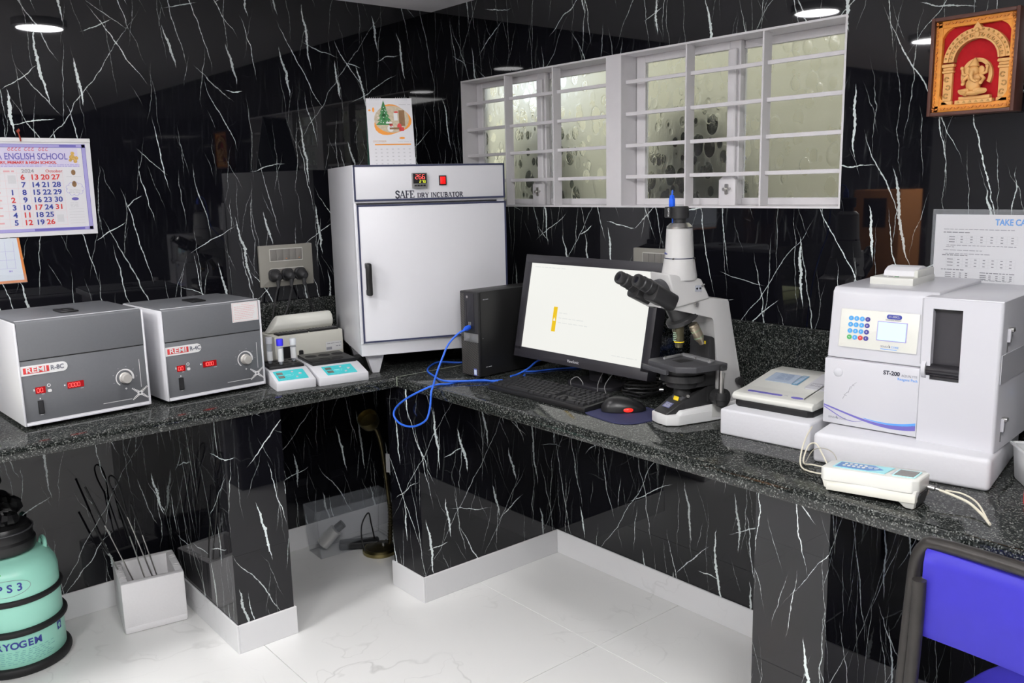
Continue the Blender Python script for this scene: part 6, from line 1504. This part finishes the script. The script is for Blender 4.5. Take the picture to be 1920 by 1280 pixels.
# ------------------------------------------------------------------ brass lamp standing in the corner
LP = (-.4980, -.2480, 0)
t = thing('brass_lamp', 'old brass goose-neck lamp with a round shade standing in the corner under the worktop', 'lamp', LP, 0)
b = B(); b.lathe([(.066, 0), (.070, .004), (.070, .016), (.062, .024), (.035, .028), (.016, .034), (0, .034)], Matrix.Translation((-.028, -.006, 0)), 36); obj('base', b, mt['brass'], t)
obj('base_cap', B().lathe([(.064, .0235), (.034, .0290), (.018, .036), (0, .036)], Matrix.Translation((-.028, -.006, 0)), 36), mt['brass_dark'], t)
obj('neck', B().tube([(.016, -.010, .026), (.026, -.008, .14), (.020, -.004, .26), (.012, -.002, .36), (.004, .000, .44), (-.012, .000, .500), (-.030, .000, .522)], .0085, 12, smooth=5), mt['brass_dark'], t)
obj('spring', B().tube([(.0175 + .0085 * math.sin(i * .0157) + .0100 * math.cos(i * 1.4), -.009 + .0100 * math.sin(i * 1.4), .035 + i * .0016) for i in range(100)], .0020, 5), mt['brass_dark'], t)
b = B(); b.turn((-.030, 0, .522), (-.066, -.022, .569), [(.010, 0), (.026, .10), (.036, .35), (.040, .65), (.040, 1), (.037, 1), (.034, .6), (0, .45)], 32); obj('shade', b, mt['brass'], t, ang=50)
obj('switch_knob', B().cyl((-.024, -.026, .030), (-.024, -.026, .044), .007, .006, 12), mt['metal'], t)
tg = B(); tg.hexa([(.010, -.020, .330), (.032, -.022, .322), (.032, -.0205, .322), (.010, -.0185, .330), (.010, -.022, .408), (.030, -.024, .400), (.030, -.0225, .400), (.010, -.0205, .408)]); obj('paper_tag', tg, mt['paper'], t)
obj('power_cord', B().tube([(-.09, 0, .012), (-.094, .02, .06), (-.082, .035, .12), (-.050, .035, .16), (-.030, .050, .10), (.0, .066, .004), (.05, .074, .004)], .0030, 8, smooth=6), mt['black'], t)

# ------------------------------------------------------------------ chair
t = thing('visitor_chair', 'violet plastic chair with worn black tube frame pushed under the right worktop', 'chair', (-.7560, -2.4700, 0), -95)
CW = .440
def tube2(name, pts, r=.0125, smooth=4, m='chair_metal'): return obj(name, B().tube(pts, r, 12, smooth=smooth), mt[m], t, ang=60)
tube2('back_frame', [(.018, -.020, .440), (.016, -.010, .560), (.018, -.002, .700), (.022, .000, .770), (.034, .002, .801), (.062, .003, .814), (CW / 2, .004, .818), (CW - .062, .003, .814), (CW - .034, .002, .801), (CW - .022, .000, .770), (CW - .018, -.002, .700), (CW - .016, -.010, .560), (CW - .018, -.020, .440)], .0120)
for x, s_ in ((.030, 1), (CW - .030, -1)):
    tube2('back_leg', [(x + s_ * .014, -.026, .752), (x + s_ * .014, -.026, .700), (x + s_ * .012, -.030, .560), (x + s_ * .008, -.040, .420), (x, -.054, .20), (x - s_ * .004, -.066, .012)], .0120)
    tube2('front_leg', [(x + s_ * .004, .010, .428), (x, .20, .432), (x, .385, .430), (x - s_ * .002, .408, .40), (x - s_ * .004, .420, .012)], .0115)
    tube2('foot_cap', [(x - s_ * .004, -.066, .0), (x - s_ * .004, -.066, .028)], .0145, 0, 'rubber'); tube2('foot_cap', [(x - s_ * .004, .420, .0), (x - s_ * .004, .420, .028)], .0140, 0, 'rubber')
tube2('cross_bar', [(.036, .06, .425), (CW - .036, .06, .425)], .0090, 0); tube2('cross_bar', [(.036, .34, .425), (CW - .036, .34, .425)], .0090, 0)
rows_ = []
for i in range(17):
    f = i / 16; x = .044 + (CW - .088) * f; sag = .012 * math.sin(math.pi * f)
    rows_.append([(x, .006 + sag - .010, .806 - .002 * 0), (x, .004 + sag - .016, .801), (x, .000 + sag - .016, .780), (x, .000 + sag - .018, .720), (x, -.004 + sag - .016, .660), (x, -.006 + sag - .010, .644 + .004 * abs(f - .5)), (x, .002 + sag - .006, .642 + .004 * abs(f - .5))])
b = B(); b.sheet(rows_, .004); obj('backrest', b, mt['purple'], t, ang=50)
for x in (.030, CW - .030):
    for z in (.69, .75): obj('rivet', B().ball((x + (.014 if x < .2 else -.014), -.014, z), .0045, n=10, m=6), mt['scope_black'], t)
plan = []
for i in range(48):
    a = 2 * math.pi * i / 48; ca, sa = math.cos(a), math.sin(a); plan.append((CW / 2 + (CW / 2 - .012) * abs(ca) ** .55 * (1 if ca > 0 else -1), .225 + .195 * abs(sa) ** .6 * (1 if sa > 0 else -1)))
b = B(); lay = [(.93, .4385), (1.0, .4430), (1.0, .4500), (.96, .4560), (.80, .4540), (.45, .4480), (.0, .4455)]
rr = []
for s_, z in lay:
    if s_ == 0: rr.append([b.bm.verts.new((CW / 2, .225, z))])
    else: rr.append([b.bm.verts.new((CW / 2 + (x - CW / 2) * s_, .225 + (y - .225) * s_, z)) for x, y in plan])
for p_, q_ in zip(rr, rr[1:]):
    for i in range(48):
        j = (i + 1) % 48
        if len(q_) == 1: b.bm.faces.new((p_[i], p_[j], q_[0]))
        else: b.bm.faces.new((p_[i], p_[j], q_[j], q_[i]))
b.bm.faces.new(rr[0][::-1]); obj('seat', b, mt['purple'], t, ang=60)

# ------------------------------------------------------------------ cartons farther along the left worktop, seen mirrored in the right wall
t = thing('carton', 'tall brown cardboard carton mirrored in the marble right of the window', 'carton', (-3.30, -.56, HC), 0)
b = B(); b.box(0, .28, 0, .30, 0, .56, .003); obj('box', b, mt['carton'], t)
obj('tape', B().box(.10, .18, -.001, .301, .5595, .561), P('brown_tape', (.36, .16, .06), .3, grain=.05), t)
obj('dark_panel', B().rect(SIDE(.28, .16, .42), 0, 0, .15, .18, .001), P('carton_print', (.03, .025, .025), .6, grain=.05), t)

# ------------------------------------------------------------------ small prints and strokes stay joined
for o in bpy.data.objects:
    n = o.name.split('.')[0]
    if o.parent and (n.endswith(('_print', '_lines', '_line', '_figures', '_names', 'digits', '_mark', '_pattern', 'scrolls')) or n in ('lettering', 'border', 'emblem', 'cloud_outline', 'dial_print', 'gap')) and 'kind' not in o:
        o['kind'] = 'stuff'
